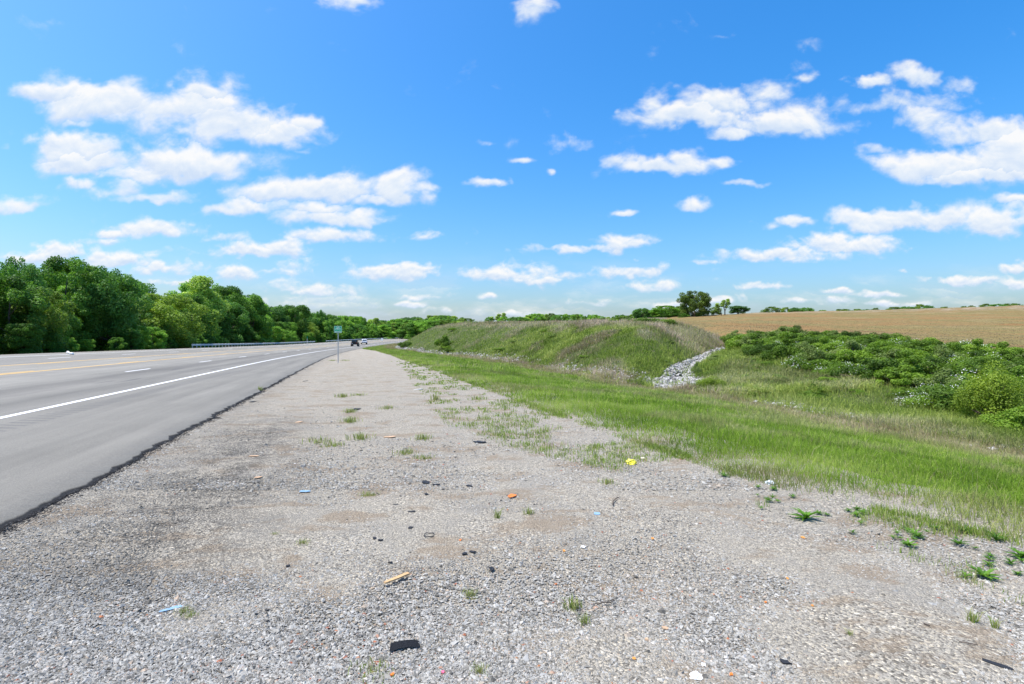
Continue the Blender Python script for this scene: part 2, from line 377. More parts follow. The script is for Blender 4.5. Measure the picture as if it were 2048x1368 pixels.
lo = bpy.data.objects.new('sun', ld); COL.objects.link(lo); lo.rotation_euler = (-sdir).to_track_quat('-Z', 'Y').to_euler()
cd = bpy.data.cameras.new('camera'); cd.sensor_width = 36; cd.lens = F/2048*36; cd.clip_start = .05; cd.clip_end = 9000
co = bpy.data.objects.new('camera', cd); COL.objects.link(co); co.location = (0, 0, HC); co.rotation_euler = (R(90), 0, 0); scene.camera = co
scene.view_settings.view_transform = 'Standard'; scene.view_settings.look = 'None'; scene.view_settings.exposure = .75; scene.view_settings.gamma = 1

# ------------------------------------------------------------------ ground and field (one sheet split by cover)
rad = np.concatenate([np.geomspace(.8, 8, 26)[:-1], np.geomspace(8, 130, 200)[:-1], np.geomspace(130, 420, 90)[:-1], np.geomspace(420, 6000, 34)])
ang = np.concatenate([np.linspace(-180, -62, 60)[:-1], np.linspace(-62, 62, 560)[:-1], np.linspace(62, 180, 60)])
A, Rr = np.meshgrid(np.radians(ang), rad, indexing='ij')
GX = Rr*np.sin(A); GY = Rr*np.cos(A); GZ = H(GX, GY)
ni, nj = GX.shape
Wg = wof(GX, GY)
dryg = .35+.4*np.exp(-((Wg-wD(GY)+1.2)/2.0)**2)+.25*(smooth((Wg-wD(GY)-9)/6))*(GX < Xc(GY))
GV = np.stack([GX, GY, GZ], -1).reshape(-1, 3)
idx = np.arange(ni*nj).reshape(ni, nj)
Q = np.stack([idx[:-1, :-1], idx[:-1, 1:], idx[1:, 1:], idx[1:, :-1]], -1).reshape(-1, 4)[:, ::-1]
fc = GV[Q].mean(1)
zt, past = ztab(fc[:, 0], fc[:, 1])
isf = (past+fbm(fc[:, 0]*.3, fc[:, 1]*.3, 5)*2-1 > 0) & ((Xc(fc[:, 1])-fc[:, 0]) < 2) & (fc[:, 1] > 20) & (fc[:, 1] < 420) & (wof(fc[:, 0], fc[:, 1]) > 25)
def submesh(name, sel, mat, attrs):
    q = Q[sel]; used, inv = np.unique(q.ravel(), return_inverse=True)
    me = np_mesh(name, GV[used], inv.reshape(-1, 4), mat, {k: a.ravel()[used] for k, a in attrs.items()}, True)
    return tag(link(name, me), kind='structure')
chalk = np.clip(smooth((GZ-12.5)/4)+0*GX, 0, 1)
submesh('ground', ~isf, M['earth'], {'dry': dryg})
submesh('field', isf, M['field'], {'chalk': chalk})

# ------------------------------------------------------------------ road
def road_pt(Y, w, dz=0):
    return Xe(Y)+w/CS, Y, zr(Y)+SUP*(-w)+dz
YR = np.concatenate([np.arange(-40, 2, 1.0), np.arange(2, 14, .04), np.arange(14, 40, .12), np.arange(40, 130, .5), np.arange(130, 440, 2)])
def edge_w(Y): return (fbm(Y*1.6, Y*0+3, 11, 5)-.5)*.17+(vnoise(Y*9, Y*0, 4)-.5)*.05
def ribbon(name, Yv, wcols, dz, mat, parent=None, ragged=False, attrs=None):
    cols = []; uv = []
    for k, wv in enumerate(wcols):
        wv = np.full_like(Yv, wv, dtype=float) if np.isscalar(wv) else wv
        d = dz[k] if hasattr(dz, '__len__') else dz
        x, y, z = road_pt(Yv, wv, d); cols.append(np.stack([x, y, z], -1)); uv.append(np.stack([-wv/25.6, Yv/CS], -1))
    V = np.stack(cols, 1); n, m_ = V.shape[:2]; id_ = np.arange(n*m_).reshape(n, m_)
    q = np.stack([id_[:-1, 1:], id_[:-1, :-1], id_[1:, :-1], id_[1:, 1:]], -1).reshape(-1, 4)
    if wcols[0] is not None and (np.mean(wcols[0]) < np.mean(wcols[-1])): q = q[:, ::-1]
    me = np_mesh(name, V.reshape(-1, 3), q, mat, {k: np.repeat(np.array(a)[None], n, 0).ravel() for k, a in (attrs or {}).items()}, True, uv=np.stack(uv, 1).reshape(-1, 2))
    return link(name, me, parent)
ew = edge_w(YR)
thick = np.clip(.07+.03*(vnoise(YR*2.5, YR*0, 9)-.5), .03, .1)
ZR = .012
wc = [ew+.045, ew+.03, ew-.0, ew-.03-.03*vnoise(YR*5, YR*0, 6), ew-.045-.09*fbm(YR*9, YR*0, 8, 3), ew-.055-.10*fbm(YR*9, YR*0, 8, 3)] + list(np.linspace(-.5, -25.3, 46)) + [-25.6, -25.8]
dzc = [-.06, -.02, .004, ZR+.006+.02*(fbm(YR*7, YR*0, 15, 3)-.5), ZR+.012, ZR+.026] + [ZR+.028]*46 + [ZR, -.12]
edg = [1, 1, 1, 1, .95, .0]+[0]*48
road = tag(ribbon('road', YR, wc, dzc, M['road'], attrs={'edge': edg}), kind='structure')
LZ = ZR+.033
def line(name, w0, width, segs, mat):
    Vs = []; Fs = []; UV = []; off = 0
    for (a, b) in segs:
        st = .5 if a < 60 else 2
        Yv = np.linspace(a, b, max(2, int((b-a)/st)+1))
        L = np.stack(road_pt(Yv, np.full_like(Yv, w0-width/2), LZ), -1); Rr_ = np.stack(road_pt(Yv, np.full_like(Yv, w0+width/2), LZ), -1)
        V = np.stack([L, Rr_], 1).reshape(-1, 3); k = np.arange(len(Yv)-1)*2+off
        Fs.append(np.stack([k, k+1, k+3, k+2], -1)); Vs.append(V); off += len(V)
    return link(name, np_mesh(name, np.concatenate(Vs), np.concatenate(Fs), mat), road)
full = [(-40, 438)]
line('edge_line', -3.72, .155, full, M['white_paint'])
line('far_edge_line', -21.9, .2, full, M['white_paint'])
def dashes(y0, on=2.95, per=11.7, a=-30, b=330):
    k0 = int((a-y0)//per); return [(y0+per*k, y0+per*k+on) for k in range(k0, int((b-y0)/per))]
line('lane_dashes', -7.35, .13, dashes(24.4), M['white_paint'])
line('far_lane_dashes', -18.3, .17, dashes(38.0), M['white_paint'])
line('turn_lane_solid_line', -10.85, .17, full, M['yellow_paint'])
line('turn_lane_dashes', -11.15, .12, dashes(21.0), M['yellow_paint'])
line('far_turn_lane_solid_line', -14.75, .17, full, M['yellow_paint'])
line('far_turn_lane_dashes', -14.45, .12, dashes(30.0), M['yellow_paint'])

# ------------------------------------------------------------------ gravel pull-off
YG = np.concatenate([np.arange(-40, 1.5, 1.0), np.arange(1.5, 12, .09), np.arange(12, 40, .35), np.arange(40, 122, 1.2)])
tt = np.linspace(0, 1, 90)
gw = (wg(YG)+1.5*np.clip((100-YG)/60, 0, 1)+(fbm(YG*.9, YG*0, 21, 4)-.5)*1.0*np.clip(YG/10, .6, 1))[:, None]*tt[None]-.35*(1-tt[None])
gYY = np.repeat(YG[:, None], 90, 1)
gx = Xe(gYY)+gw/CS
bumpz = (fbm(gx*.9, gYY*.9, 31, 4)-.5)*.05*np.clip(gw/1.2, 0, 1)*np.clip((wg(gYY)-gw)/.8, 0, 1)
gz = zr(gYY)+.012+np.clip(bumpz, -.006, .05)+np.where(gw > wg(gYY), zD(gYY)*smooth((gw-wg(gYY))/(wD(gYY)-wg(gYY))), 0)+.012*smooth((gw-wg(gYY))/.5)
darkm = np.exp(-((gw-1.25)/.75)**2)*smooth((gYY-2.5)/1.5)*smooth((12.5-gYY)/4)+.5*np.exp(-((gw-.1)/.5)**2)
V = np.stack([gx, gYY, gz], -1); n, m_ = gx.shape; id_ = np.arange(n*m_).reshape(n, m_)
q = np.stack([id_[:-1, :-1], id_[:-1, 1:], id_[1:, 1:], id_[1:, :-1]], -1).reshape(-1, 4)
tag(link('gravel_shoulder', np_mesh('gravel_shoulder', V.reshape(-1, 3), q, M['gravel'], {'dark': darkm.ravel()}, True)), kind='structure')

def in_view(X, Y, m=120): 
    u = 1024+F*X/np.maximum(Y, .1); return (u > -m) & (u < 2048+m) & (Y > 1.8)
# loose stones: low polyhedra
OCT = np.array([[1, 0, 0], [.1, 1, 0], [-1, .1, 0], [0, -1, 0], [.2, .15, .9], [-.35, -.2, .75]])
OCF = np.array([[0, 1, 4], [1, 2, 4], [2, 5, 4], [2, 3, 5], [3, 0, 5], [0, 4, 5]])
def stones(name, X, Y, Z, S, flat, mat, tint=None, sink=.15):
    n = len(X); v = OCT[None]*(1+rng.uniform(-.35, .35, (n, 6, 3)))
    v = v*np.stack([S, S*rng.uniform(.55, 1, n), S*flat*rng.uniform(.6, 1.2, n)], -1)[:, None]
    a = rng.uniform(0, 2*np.pi, n); c, s = np.cos(a)[:, None], np.sin(a)[:, None]
    tx = rng.normal(0, .22, n)[:, None]; ty = rng.normal(0, .22, n)[:, None]
    x = v[..., 0]*c-v[..., 1]*s; y = v[..., 0]*s+v[..., 1]*c; z = v[..., 2]+x*tx+y*ty-(S*sink)[:, None]
    P = np.stack([x+X[:, None], y+Y[:, None], z+Z[:, None]], -1).reshape(-1, 3)
    Fc = (OCF[None]+(np.arange(n)*6)[:, None, None]).reshape(-1, 3)
    t = rng.uniform(0, 1, n) if tint is None else tint
    return np_mesh(name, P, Fc, mat, {'tint': np.repeat(t, 6)})
def gravel_pts(n, y0, y1):
    Y = 1/np.sqrt(rng.uniform(1/y1**2, 1/y0**2, n)); u = rng.uniform(-60, 2108, n); X = (u-1024)*Y/F
    w = wof(X, Y); k = (w > .06) & (w < wg(Y)+.6*fbm(X, Y, 2)); X, Y = X[k], Y[k]
    pat = fbm(X*1.1, Y*1.1, 41, 4)+.25*(wof(X, Y) < 2.5); k = rng.uniform(0, 1, len(X)) < np.clip((pat-.22)*3.2, .75, 1)
    return X[k], Y[k]
X1, Y1 = gravel_pts(230000, 1.9, 5.5); X2, Y2 = gravel_pts(70000, 5.5, 16)
XS = np.concatenate([X1, X2]); YS = np.concatenate([Y1, Y2])
SS = np.clip(rng.lognormal(-5.2, .45, len(XS)), .003, .024)*np.where(YS > 5.5, 1.5, 1)*np.clip(1+.25*(YS < 3.5), 1, 2)
wS = wof(XS, YS); dk = np.exp(-((wS-1.25)/.75)**2)*smooth((YS-2.5)/1.5)*smooth((12.5-YS)/4)
tS = rng.uniform(0, 1, len(XS))*(1-.75*dk*(fbm(XS*3, YS*3, 8) > .40))
Yk = 1/rng.uniform(1/45., 1/2.5, 9000); wk = edge_w(Yk)+rng.normal(.0, .05, len(Yk)); wk = np.where(wk-edge_w(Yk) < -.13, edge_w(Yk), wk); Xk = Xe(Yk)+wk/CS
zk = np.where(wk < edge_w(Yk)-.02, zr(Yk)+.02, .012)
tag(link('asphalt_crumbs', stones('asphalt_crumbs', Xk, Yk, zk, rng.uniform(.004, .016, len(Xk))*np.clip(Yk/6, 1, 2.5), .6, M['crumb'])), 'black asphalt crumbs broken off along the pavement edge', 'asphalt crumbs', kind='stuff')
tag(link('gravel_stones', stones('gravel_stones', XS, YS, np.full(len(XS), .016), SS, .55, M['stone'], tS)),
    'loose grey crushed stones scattered over the pull-off', 'gravel', kind='stuff')

# ------------------------------------------------------------------ grass
def blades(name, X, Y, Z, Hh, Wd, dry, mat, lean=.35, tint=None):
    n = len(X); a = rng.uniform(0, 2*np.pi, n); ca, sa = np.cos(a), np.sin(a)
    la = rng.uniform(0, 2*np.pi, n); ln = rng.uniform(.05, lean, n)*Hh
    dx, dy = np.cos(la)*ln, np.sin(la)*ln
    b1 = np.stack([X-ca*Wd*.5, Y-sa*Wd*.5, Z-.01], -1); b2 = np.stack([X+ca*Wd*.5, Y+sa*Wd*.5, Z-.01], -1)
    m1 = np.stack([X-ca*Wd*.4+dx*.35, Y-sa*Wd*.4+dy*.35, Z+Hh*.6], -1); m2 = np.stack([X+ca*Wd*.4+dx*.35, Y+sa*Wd*.4+dy*.35, Z+Hh*.6], -1)
    t = np.stack([X+dx, Y+dy, Z+Hh*np.sqrt(np.clip(1-(ln/Hh)**2*.6, .2, 1))], -1)
    V = np.stack([b1, b2, m1, m2, t], 1).reshape(-1, 3); o = (np.arange(n)*5)[:, None, None]
    Fc = (np.array([[0, 1, 3], [0, 3, 2], [2, 3, 4]])[None]+o).reshape(-1, 3)
    tn = rng.uniform(0, 1, n) if tint is None else np.clip(tint, 0, 1)
    return np_mesh(name, V, Fc, mat, {'tint': np.repeat(tn, 5), 'dry': np.repeat(np.clip(dry, 0, 1), 5)})
def scatter_yw(dens, y0, y1, w0=None, w1=None, extra=0):
    """jittered points between two distances ahead and across the strip beside the gravel"""
    area = (y1-y0)*22; n = int(area*dens); Y = rng.uniform(y0, y1, n)
    lo_ = wg(Y)-.2 if w0 is None else w0(Y); hi_ = wD(Y)+extra if w1 is None else w1(Y)
    w = lo_+rng.uniform(0, 22, n); k = w < hi_; Y, w = Y[k], w[k]; X = Xe(Y)+w/CS
    k = in_view(X, Y, 160); return X[k], Y[k], w[k]
def edge_noise(X, Y): return (fbm(X*.8+5, Y*.8, 51, 4)-.5)*3.0
parts = []
for dens, y0, y1, wd_, hh in ((2600, 2.6, 8, .005, .135), (1400, 8, 14, .007, .14), (560, 14, 30, .013, .16), (170, 30, 70, .033, .19), (60, 70, 200, .07, .22)):
    X, Y, w = scatter_yw(dens, y0, y1)
    inside = w-wg(Y)
    k = rng.uniform(0, 1, len(X)) < np.clip(.04+.98*smooth((inside+edge_noise(X, Y)*.9+(fbm(X*5, Y*5, 53, 3)-.5)*1.4+.75)/1.0)**1.3, 0, 1)
    X, Y, w, inside = X[k], Y[k], w[k], inside[k]
    cl = fbm(X*1.8, Y*1.8, 61, 3)
    h = hh*rng.uniform(.35, 1.2, len(X))*(.35+1.3*cl)*np.where(rng.uniform(0, 1, len(X)) < .05, 1.8, 1)*np.clip(.7+inside*.35, .55, 1)
    to = wD(Y)-w
    dry = .95*smooth((3.4-to)/2.0)*(rng.uniform(0, 1, len(X)) < .88)+.75*(rng.uniform(0, 1, len(X)) < .10)+.4*smooth((.3-inside)/.5)*(rng.uniform(0, 1, len(X)) < .35)
    dry = np.clip(dry+.4*smooth((fbm(X*.5, Y*.5, 66, 4)-.56)/.08), 0, 1)*rng.uniform(.6, 1, len(X))
    h = np.where(to < 2.4, h*1.25, h)
    tn = .5*rng.uniform(0, 1, len(X))+1.5*(fbm(X*.9, Y*.9, 68, 4)-.5)+.30
    parts.append((X, Y, H(X, Y), h, np.full(len(X), wd_)*rng.uniform(.6, 1.4, len(X)), dry, tn))
nx_ = 190000; Y = rng.uniform(-22, 16, nx_); w = wg(Y)+rng.uniform(0, 16, nx_); X = Xe(Y)+w/CS; k = (w < wD(Y)+3) & ~in_view(X, Y, 160) & ((w-wg(Y)+edge_noise(X, Y)*.9) > .6); X, Y = X[k], Y[k]
parts.append((X, Y, H(X, Y), .15*rng.uniform(.4, 1.5, len(X)), np.full(len(X), .017), np.where(rng.uniform(0, 1, len(X)) < .2, .8, 0), .3+.5*rng.uniform(0, 1, len(X))))
P_ = [np.concatenate(a) for a in zip(*parts)]
tag(link('verge_grass', blades('verge_grass', *P_[:6], M['grass'], 1.15, P_[6])), 'long green grass covering the verge between gravel and ditch', 'grass', kind='stuff')
# sparse weeds and sprouts coming through the gravel along the verge
n = 10000; cX = []; cY = []
Yc = 1/rng.uniform(1/42., 1/2.6, n); 
back = np.interp(Yc, [3, 5.2, 6, 7.6, 10, 14, 30, 60], [1.3, .9, 1.2, 2.1, 2.6, 2.4, 1.6, 1])
wc_ = wg(Yc)-back*np.abs(rng.uniform(-.1, 1, n))**1.5; Xc_ = Xe(Yc)+wc_/CS
k = (rng.uniform(0, 1, n) < smooth((fbm(Xc_*1.1, Yc*1.1, 71, 4)-.40)/.17)*.9*np.clip(Yc/9, .18, 1)) & in_view(Xc_, Yc, 60); Xc_, Yc = Xc_[k], Yc[k]
nb = 8; X = (Xc_[:, None]+rng.normal(0, .045, (len(Xc_), nb))).ravel(); Y = (Yc[:, None]+rng.normal(0, .035, (len(Xc_), nb))).ravel()
hsz = np.repeat(rng.uniform(.02, .10, len(Xc_)), nb)*rng.uniform(.5, 1.2, len(X))
tag(link('gravel_weeds', blades('gravel_weeds', X, Y, H(X, Y)+.012, hsz, np.clip(.0008*Y, .004, .03), rng.uniform(0, .6, len(X))*np.repeat(rng.uniform(0, 1, len(Xc_)) > .45, nb), M['grass'], .8)),
    'sparse thin weeds sprouting through the gravel beside the verge', 'weeds', kind='stuff')

# rough grass on the cut bank, around the ditch and in front of the shrubs
def bank_pts(n, y0, y1, u0, u1):
    Y = 1/rng.uniform(1/y1, 1/y0, n); u = rng.uniform(u0, u1, n); X = (u-1024)*Y/F
    w = wof(X, Y); k = (w > wD(Y)-.3) & (w < 60); return X[k], Y[k], w[k]
parts = []
for n, y0, y1, u0, u1, hs_, ws_ in ((90000, 11, 32, 1300, 2250, .32, .018), (120000, 24, 75, 1000, 1750, .42, .04), (85000, 50, 215, 760, 1330, .42, .075)):
    X, Y, w = bank_pts(n, y0, y1, u0, u1)
    _, past_ = ztab(X, Y); sc_ = (Xc(Y)-X)*.75
    k = ~((past_ > 0) & (sc_ < 0)) & ~((abs(sc_) < .75*np.interp(Y, [29, 33, 40, 46, 57], [1.7, 1.3, .85, .62, .45])) & (Y > 29) & (Y < 58) & (rng.uniform(0, 1, len(Y)) > .22*(fbm(X*1.1, Y*1.1, 86, 3) > .5))); X, Y, w, sc_ = X[k], Y[k], w[k], sc_[k]
    pd = fbm(X*.33, Y*.33*.7, 81, 4); z = H(X, Y)
    crest = smooth((w-wD(Y)-8.5)/3)*(sc_ > 0)
    foot_ = np.exp(-((w-wD(Y))/1.1)**2)*(.35+.65*(sc_ > 0))
    dry = np.clip(smooth((pd-.54)/.12)*np.where(sc_ > 0, .7, .32)+crest*.6+.10+foot_*.9*(fbm(X*.4, Y*.4, 83, 3) > .42), 0, 1)*(rng.uniform(0, 1, len(X)) < .85)
    h = hs_*rng.uniform(.35, 1.15, len(X))*(1+.3*crest*dry)*(1+.3*dry)*(.5+fbm(X*.8, Y*.8, 84, 3))
    tn = .5*rng.uniform(0, 1, len(X))+1.8*(fbm(X*.5, Y*.4, 85, 4)-.5)+.25
    parts.append((X, Y, z, h, np.full(len(X), ws_)*rng.uniform(.5, 1.4, len(X))*(1-.35*dry), dry, tn))
nx_ = 70000; X = rng.uniform(12, 75, nx_); Y = rng.uniform(-20, 40, nx_); _, past_ = ztab(X, Y); k = (wof(X, Y) > wD(Y)+2) & (past_ < 1) & ~in_view(X, Y, 190); X, Y = X[k], Y[k]
parts.append((X, Y, H(X, Y), .4*rng.uniform(.3, 1.2, len(X)), np.full(len(X), .06), np.clip(smooth((fbm(X*.3, Y*.3, 81, 4)-.5)/.1), 0, 1)*.9, .2+.6*rng.uniform(0, 1, len(X))))
P_ = [np.concatenate(a) for a in zip(*parts)]
tag(link('bank_grass', blades('bank_grass', *P_[:6], M['hill_grass'], 1.3, P_[6])), 'rough green and straw coloured grass over the bank beyond the ditch', 'grass', kind='stuff')
# strip of rough grass beyond the road
n = 60000; Y = 1/rng.uniform(1/230., 1/7., n); w = -25.9-rng.uniform(0, 1, n)**1.3*6; X = Xe(Y)+w/CS; X, Y = X[:], Y[:]
tag(link('far_verge_grass', blades('far_verge_grass', X, Y, H(X, Y), .08+.3*rng.uniform(0, 1, len(X))*smooth((-27.2-wof(X, Y))/1.5), np.full(len(X), .05), (fbm(X*.3, Y*.3, 91, 3) > .5)*rng.uniform(0, .8, len(X)), M['hill_grass'], .7)),
    'rough grass strip between the far road edge and the wood', 'grass', kind='stuff')
# field stubble
n = 34000; Y = 1/rng.uniform(1/150., 1/34., n); u = rng.uniform(1330, 2200, n); X = (u-1024)*Y/F; _, past_ = ztab(X, Y); k = (past_ > 0) & (Xc(Y)-X < 0); X, Y = X[k], Y[k]
tag(link('field_stubble', blades('field_stubble', X, Y, H(X, Y), rng.uniform(.03, .10, len(X)), np.clip(.0009*Y, .02, .1), np.where(fbm(X*.05, Y*.12, 95, 3) > .52, rng.uniform(.5, 1, len(X)), 1), M['hill_grass'], .9, rng.uniform(-.3, .35, len(X)))),
    'pale stubble covering the brown field', 'stubble', kind='stuff')

# ------------------------------------------------------------------ leaves, trees and shrubs
def leaf_cloud(lobes, n, size, up=.35, shell=.55, sq=1.0):
    L = np.array(lobes, float); wt = L[:, 3]**2; i = rng.choice(len(L), n, p=wt/wt.sum())
    d = rng.normal(0, 1, (n, 3)); d /= np.linalg.norm(d, axis=1)[:, None]
    r = L[i, 3]*(shell+(1-shell)*rng.uniform(0, 1, n)**.6)*rng.uniform(.85, 1.12, n)
    P = L[i, :3]+d*r[:, None]*np.array([1, 1, sq])
    nrm = d*.7+rng.normal(0, .55, (n, 3))+np.array([0, 0, up]); nrm /= np.linalg.norm(nrm, axis=1)[:, None]
    t = np.cross(nrm, rng.normal(0, 1, (n, 3))); t /= np.linalg.norm(t, axis=1)[:, None]; b = np.cross(nrm, t)
    s = size*rng.uniform(.6, 1.35, n)[:, None]
    V = np.stack([P-t*s*.55, P-b*s*.36+nrm*s*.08, P+t*s*.6, P+b*s*.36+nrm*s*.08], 1).reshape(-1, 3)
    Fc = np.arange(n*4).reshape(-1, 4); lt = rng.uniform(0, 1, len(L))
    return V, Fc, np.repeat(np.clip(.55*rng.uniform(0, 1, n)+.45*lt[i], 0, 1), 4)
def crown_lobes(H0, rad_, z0, n, lr, shape='round', seed=0):
    r = np.random.default_rng(seed); out = []
    for k in range(n*6):
        if len(out) >= n: break
        t = r.uniform(0, 1); z = z0+(H0-z0)*t
        if shape == 'round': pr = math.sqrt(max(0, 1-(2*t-.9)**2/1.25))
        elif shape == 'tall': pr = (1-t**2.2)*.9+.1
        elif shape == 'fan': pr = .35+.65*t if t < .8 else 1.0-(t-.8)*2.6
        else: pr = 1
        a = r.uniform(0, 2*np.pi); q_ = rad_*pr*r.uniform(.35, 1)**.6
        lrr = lr*r.uniform(.65, 1.25)*(1.0 if t < .75 else .8)
        z = min(z, H0-lrr*.8); out.append((q_*math.cos(a), q_*math.sin(a), max(z, lrr*.6), lrr))
    return out
def tree_proto(H0, rad_, z0, nl, lr, nleaf, lsize, shape, seed, leafmat, trunkr):
    lobes = crown_lobes(H0, rad_, z0, nl, lr, shape, seed)
    V, Fc, t = leaf_cloud(lobes, nleaf, lsize)
    cm = np_mesh('crown', V, Fc, leafmat, {'tint': t})
    bm = bmesh.new(); r = random.Random(seed)
    top = H0*.82; pts = [(r.uniform(-.15, .15)*k*.4, r.uniform(-.15, .15)*k*.4, top*k/5-.3*(k == 0)) for k in range(6)]
    tube(bm, pts, [trunkr*1.25, trunkr, trunkr*.8, trunkr*.6, trunkr*.4, trunkr*.15], 7)
    for (x, y, z, q_) in sorted(lobes, key=lambda a: -a[3])[:14]:
        zb = max(H0*.15, z-H0*.22-abs(x)*.3); kk = min(zb/top*5, 4.9); i = int(kk); p = Vector(pts[i]).lerp(Vector(pts[i+1]), kk-i)
        mid = p.lerp(Vector((x, y, z)), .55)+Vector((0, 0, -.04*H0)); tube(bm, [p, mid, (x, y, z)], [trunkr*.38, trunkr*.24, trunkr*.08], 5)
    me = bpy.data.meshes.new('trunk'); bm.to_mesh(me); bm.free(); me.materials.append(M['bark'])
    return dict(crown=cm, trunk=me, H=H0, r=rad_)
TP = {}
TP['oak'] = tree_proto(12, 4.6, 2.0, 60, 1.35, 24000, .27, 'round', 1, M['leaf_dark'], .26)
TP['maple'] = tree_proto(12, 4.2, 1.2, 55, 1.25, 23000, .26, 'round', 2, M['leaf_mid'], .22)
TP['poplar'] = tree_proto(12, 3.4, 1.5, 50, 1.1, 20000, .24, 'tall', 3, M['leaf_light'], .18)
TP['elm'] = tree_proto(12, 4.6, 1.0, 58, 1.2, 23000, .26, 'fan', 4, M['leaf_mid'], .22)
TP['young'] = tree_proto(12, 4.0, .6, 48, 1.2, 20000, .26, 'tall', 5, M['leaf_mid'], .14)
TP['olive'] = tree_proto(12, 5.0, 1.0, 52, 1.3, 22000, .26, 'round', 6, M['leaf_olive'], .2)
M['leaf_fieldoak'] = m_leaf('leaves_field_oak', [(p, (c[0]*1.7, c[1]*1.55, c[2]*1.3)) for p, c in LG['olive']])
TP['fieldoak'] = tree_proto(12, 6.6, .8, 80, 1.35, 26000, .34, 'round', 17, M['leaf_fieldoak'], .4)
def thin_tree():
    lobes = [(-1.6, 0, 5.6, .8), (-1.3, .1, 4.6, .7), (-1.9, .2, 4.9, .55), (.6, 0, 7.2, .8), (.3, .1, 6.0, .9), (.0, -.1, 5.0, .8), (2.1, 0, 7.8, .7), (2.0, 0, 6.8, .8), (1.9, .1, 5.6, .8), (1.5, 0, 4.3, .7), (2.6, 0, 6.0, .5)]
    V, Fc, t = leaf_cloud(lobes, 2600, .3, shell=.3); cm = np_mesh('crown', V, Fc, M['leaf_light'], {'tint': t})
    bm = bmesh.new(); tube(bm, [(1, 0, -.3), (1, 0, 2.5), (.5, 0, 4.5), (.6, 0, 7)], [.22, .18, .12, .04], 6)
    tube(bm, [(1, 0, 2.2), (1.7, 0, 4.4), (2.1, 0, 7.6)], [.14, .1, .03], 6); tube(bm, [(-.2, 0, -.2), (-.4, 0, 2.2), (-1.5, 0, 4.6), (-1.6, 0, 5.6)], [.15, .11, .07, .03], 6)
    me = bpy.data.meshes.new('trunk'); bm.to_mesh(me); bm.free(); me.materials.append(M['bark'])
    return dict(crown=cm, trunk=me, H=8.2, r=2.6)
TP['thin'] = thin_tree()
def plant_tree(kind, X, Y, ztop, width=None, label=None, group=None, rz=None, name='broadleaf_tree', zb=None):
    p = TP[kind]; zb = float(H(X, Y)) if zb is None else zb; h = max(ztop-zb, 1.2); s = h/p['H']*1.02
    sx = (width/2/p['r']) if width else s*rng.uniform(.95, 1.25)
    r_ = empty(name, (X, Y, zb), rng.uniform(0, 6.28) if rz is None else rz, label, 'tree', group); r_.scale = (sx, sx, s)
    link('crown', p['crown'], r_); link('trunk', p['trunk'], r_); return r_
SKU = [-700, -300, 0, 40, 75, 130, 175, 215, 262, 288, 320, 345, 372, 410, 442, 480, 515, 545, 590, 630, 665, 700, 740, 790, 845, 880, 930, 950]
SKV = [440, 500, 548, 524, 548, 524, 538, 543, 560, 588, 592, 590, 566, 560, 574, 588, 592, 606, 613, 624, 628, 632, 634, 640, 634, 629, 635, 643]
def zsky(X, Y, dv=0):
    u = 1024+F*X/Y; return HC+(684-(np.interp(u, SKU, SKV)+dv))*Y/F
WG = 'trees of the wood across the road'
lab = {0: ('leafy sapling at the front edge of the wood across the road', 'saplings at the edge of the wood across the road'),
       1: ('green broadleaf tree in the front ranks of the wood across the road', WG),
       2: ('tall green broadleaf tree in the back ranks of the wood across the road', 'tall trees at the back of the wood across the road')}
hero = [ # u, depth, vtop, width px, kind, label
    (38, 84, 521, 75, 'oak', 'dark round-topped tree behind the wood front, above the left end of the wood'),
    (20, 66, 556, 110, 'maple', 'broad mid-green tree at the left end of the wood'),
    (70, 62, 578, 110, 'olive', 'dull olive green tree in front of the tallest trees of the wood'),
    (132, 72, 520, 100, 'maple', 'tallest bright green tree of the wood, with a stepped lumpy top'),
    (222, 76, 540, 105, 'oak', 'dark bluish-green tree with round top and gaps showing sky, right of the tallest tree'),
    (185, 80, 538, 60, 'poplar', 'pale narrow tree between the tallest tree and the dark bluish one'),
    (330, 84, 591, 130, 'olive', 'low wide yellow-green tree with flat layered branches'),
    (402, 98, 557, 95, 'poplar', 'pale airy green tree standing above its neighbours near the start of the guardrail'),
    (505, 112, 590, 70, 'young', 'bright green tree behind the guardrail with a dense conical crown'),
    (455, 104, 576, 75, 'maple', 'mid green tree beside the pale airy one'),
    (590, 165, 612, 55, 'elm', 'round pale green tree behind the middle of the guardrail'),
    (642, 205, 622, 22, 'oak', 'small dark tree with split top poking above the wood left of the bike sign'),
]
def solve_Y(u, w):
    # first distance at which the sight line to u has gone as far left of the pavement as w
    Yv = np.linspace(20, 400, 4000); ww = wof((u-1024)*Yv/F, Yv); i = np.nonzero(ww <= w)[0]
    return float(Yv[i[0]]) if len(i) else 200.
for (u, Y, v, wpx, kd, lb) in hero:
    Y = solve_Y(u, -33 if wpx > 100 or kd in ('young', 'olive') else -37); X = (u-1024)*Y/F; plant_tree(kd, X, Y, HC+(684-v)*Y/F, wpx*Y/F*1.12, lb)
kinds = ['maple', 'elm', 'young', 'poplar', 'oak', 'olive']
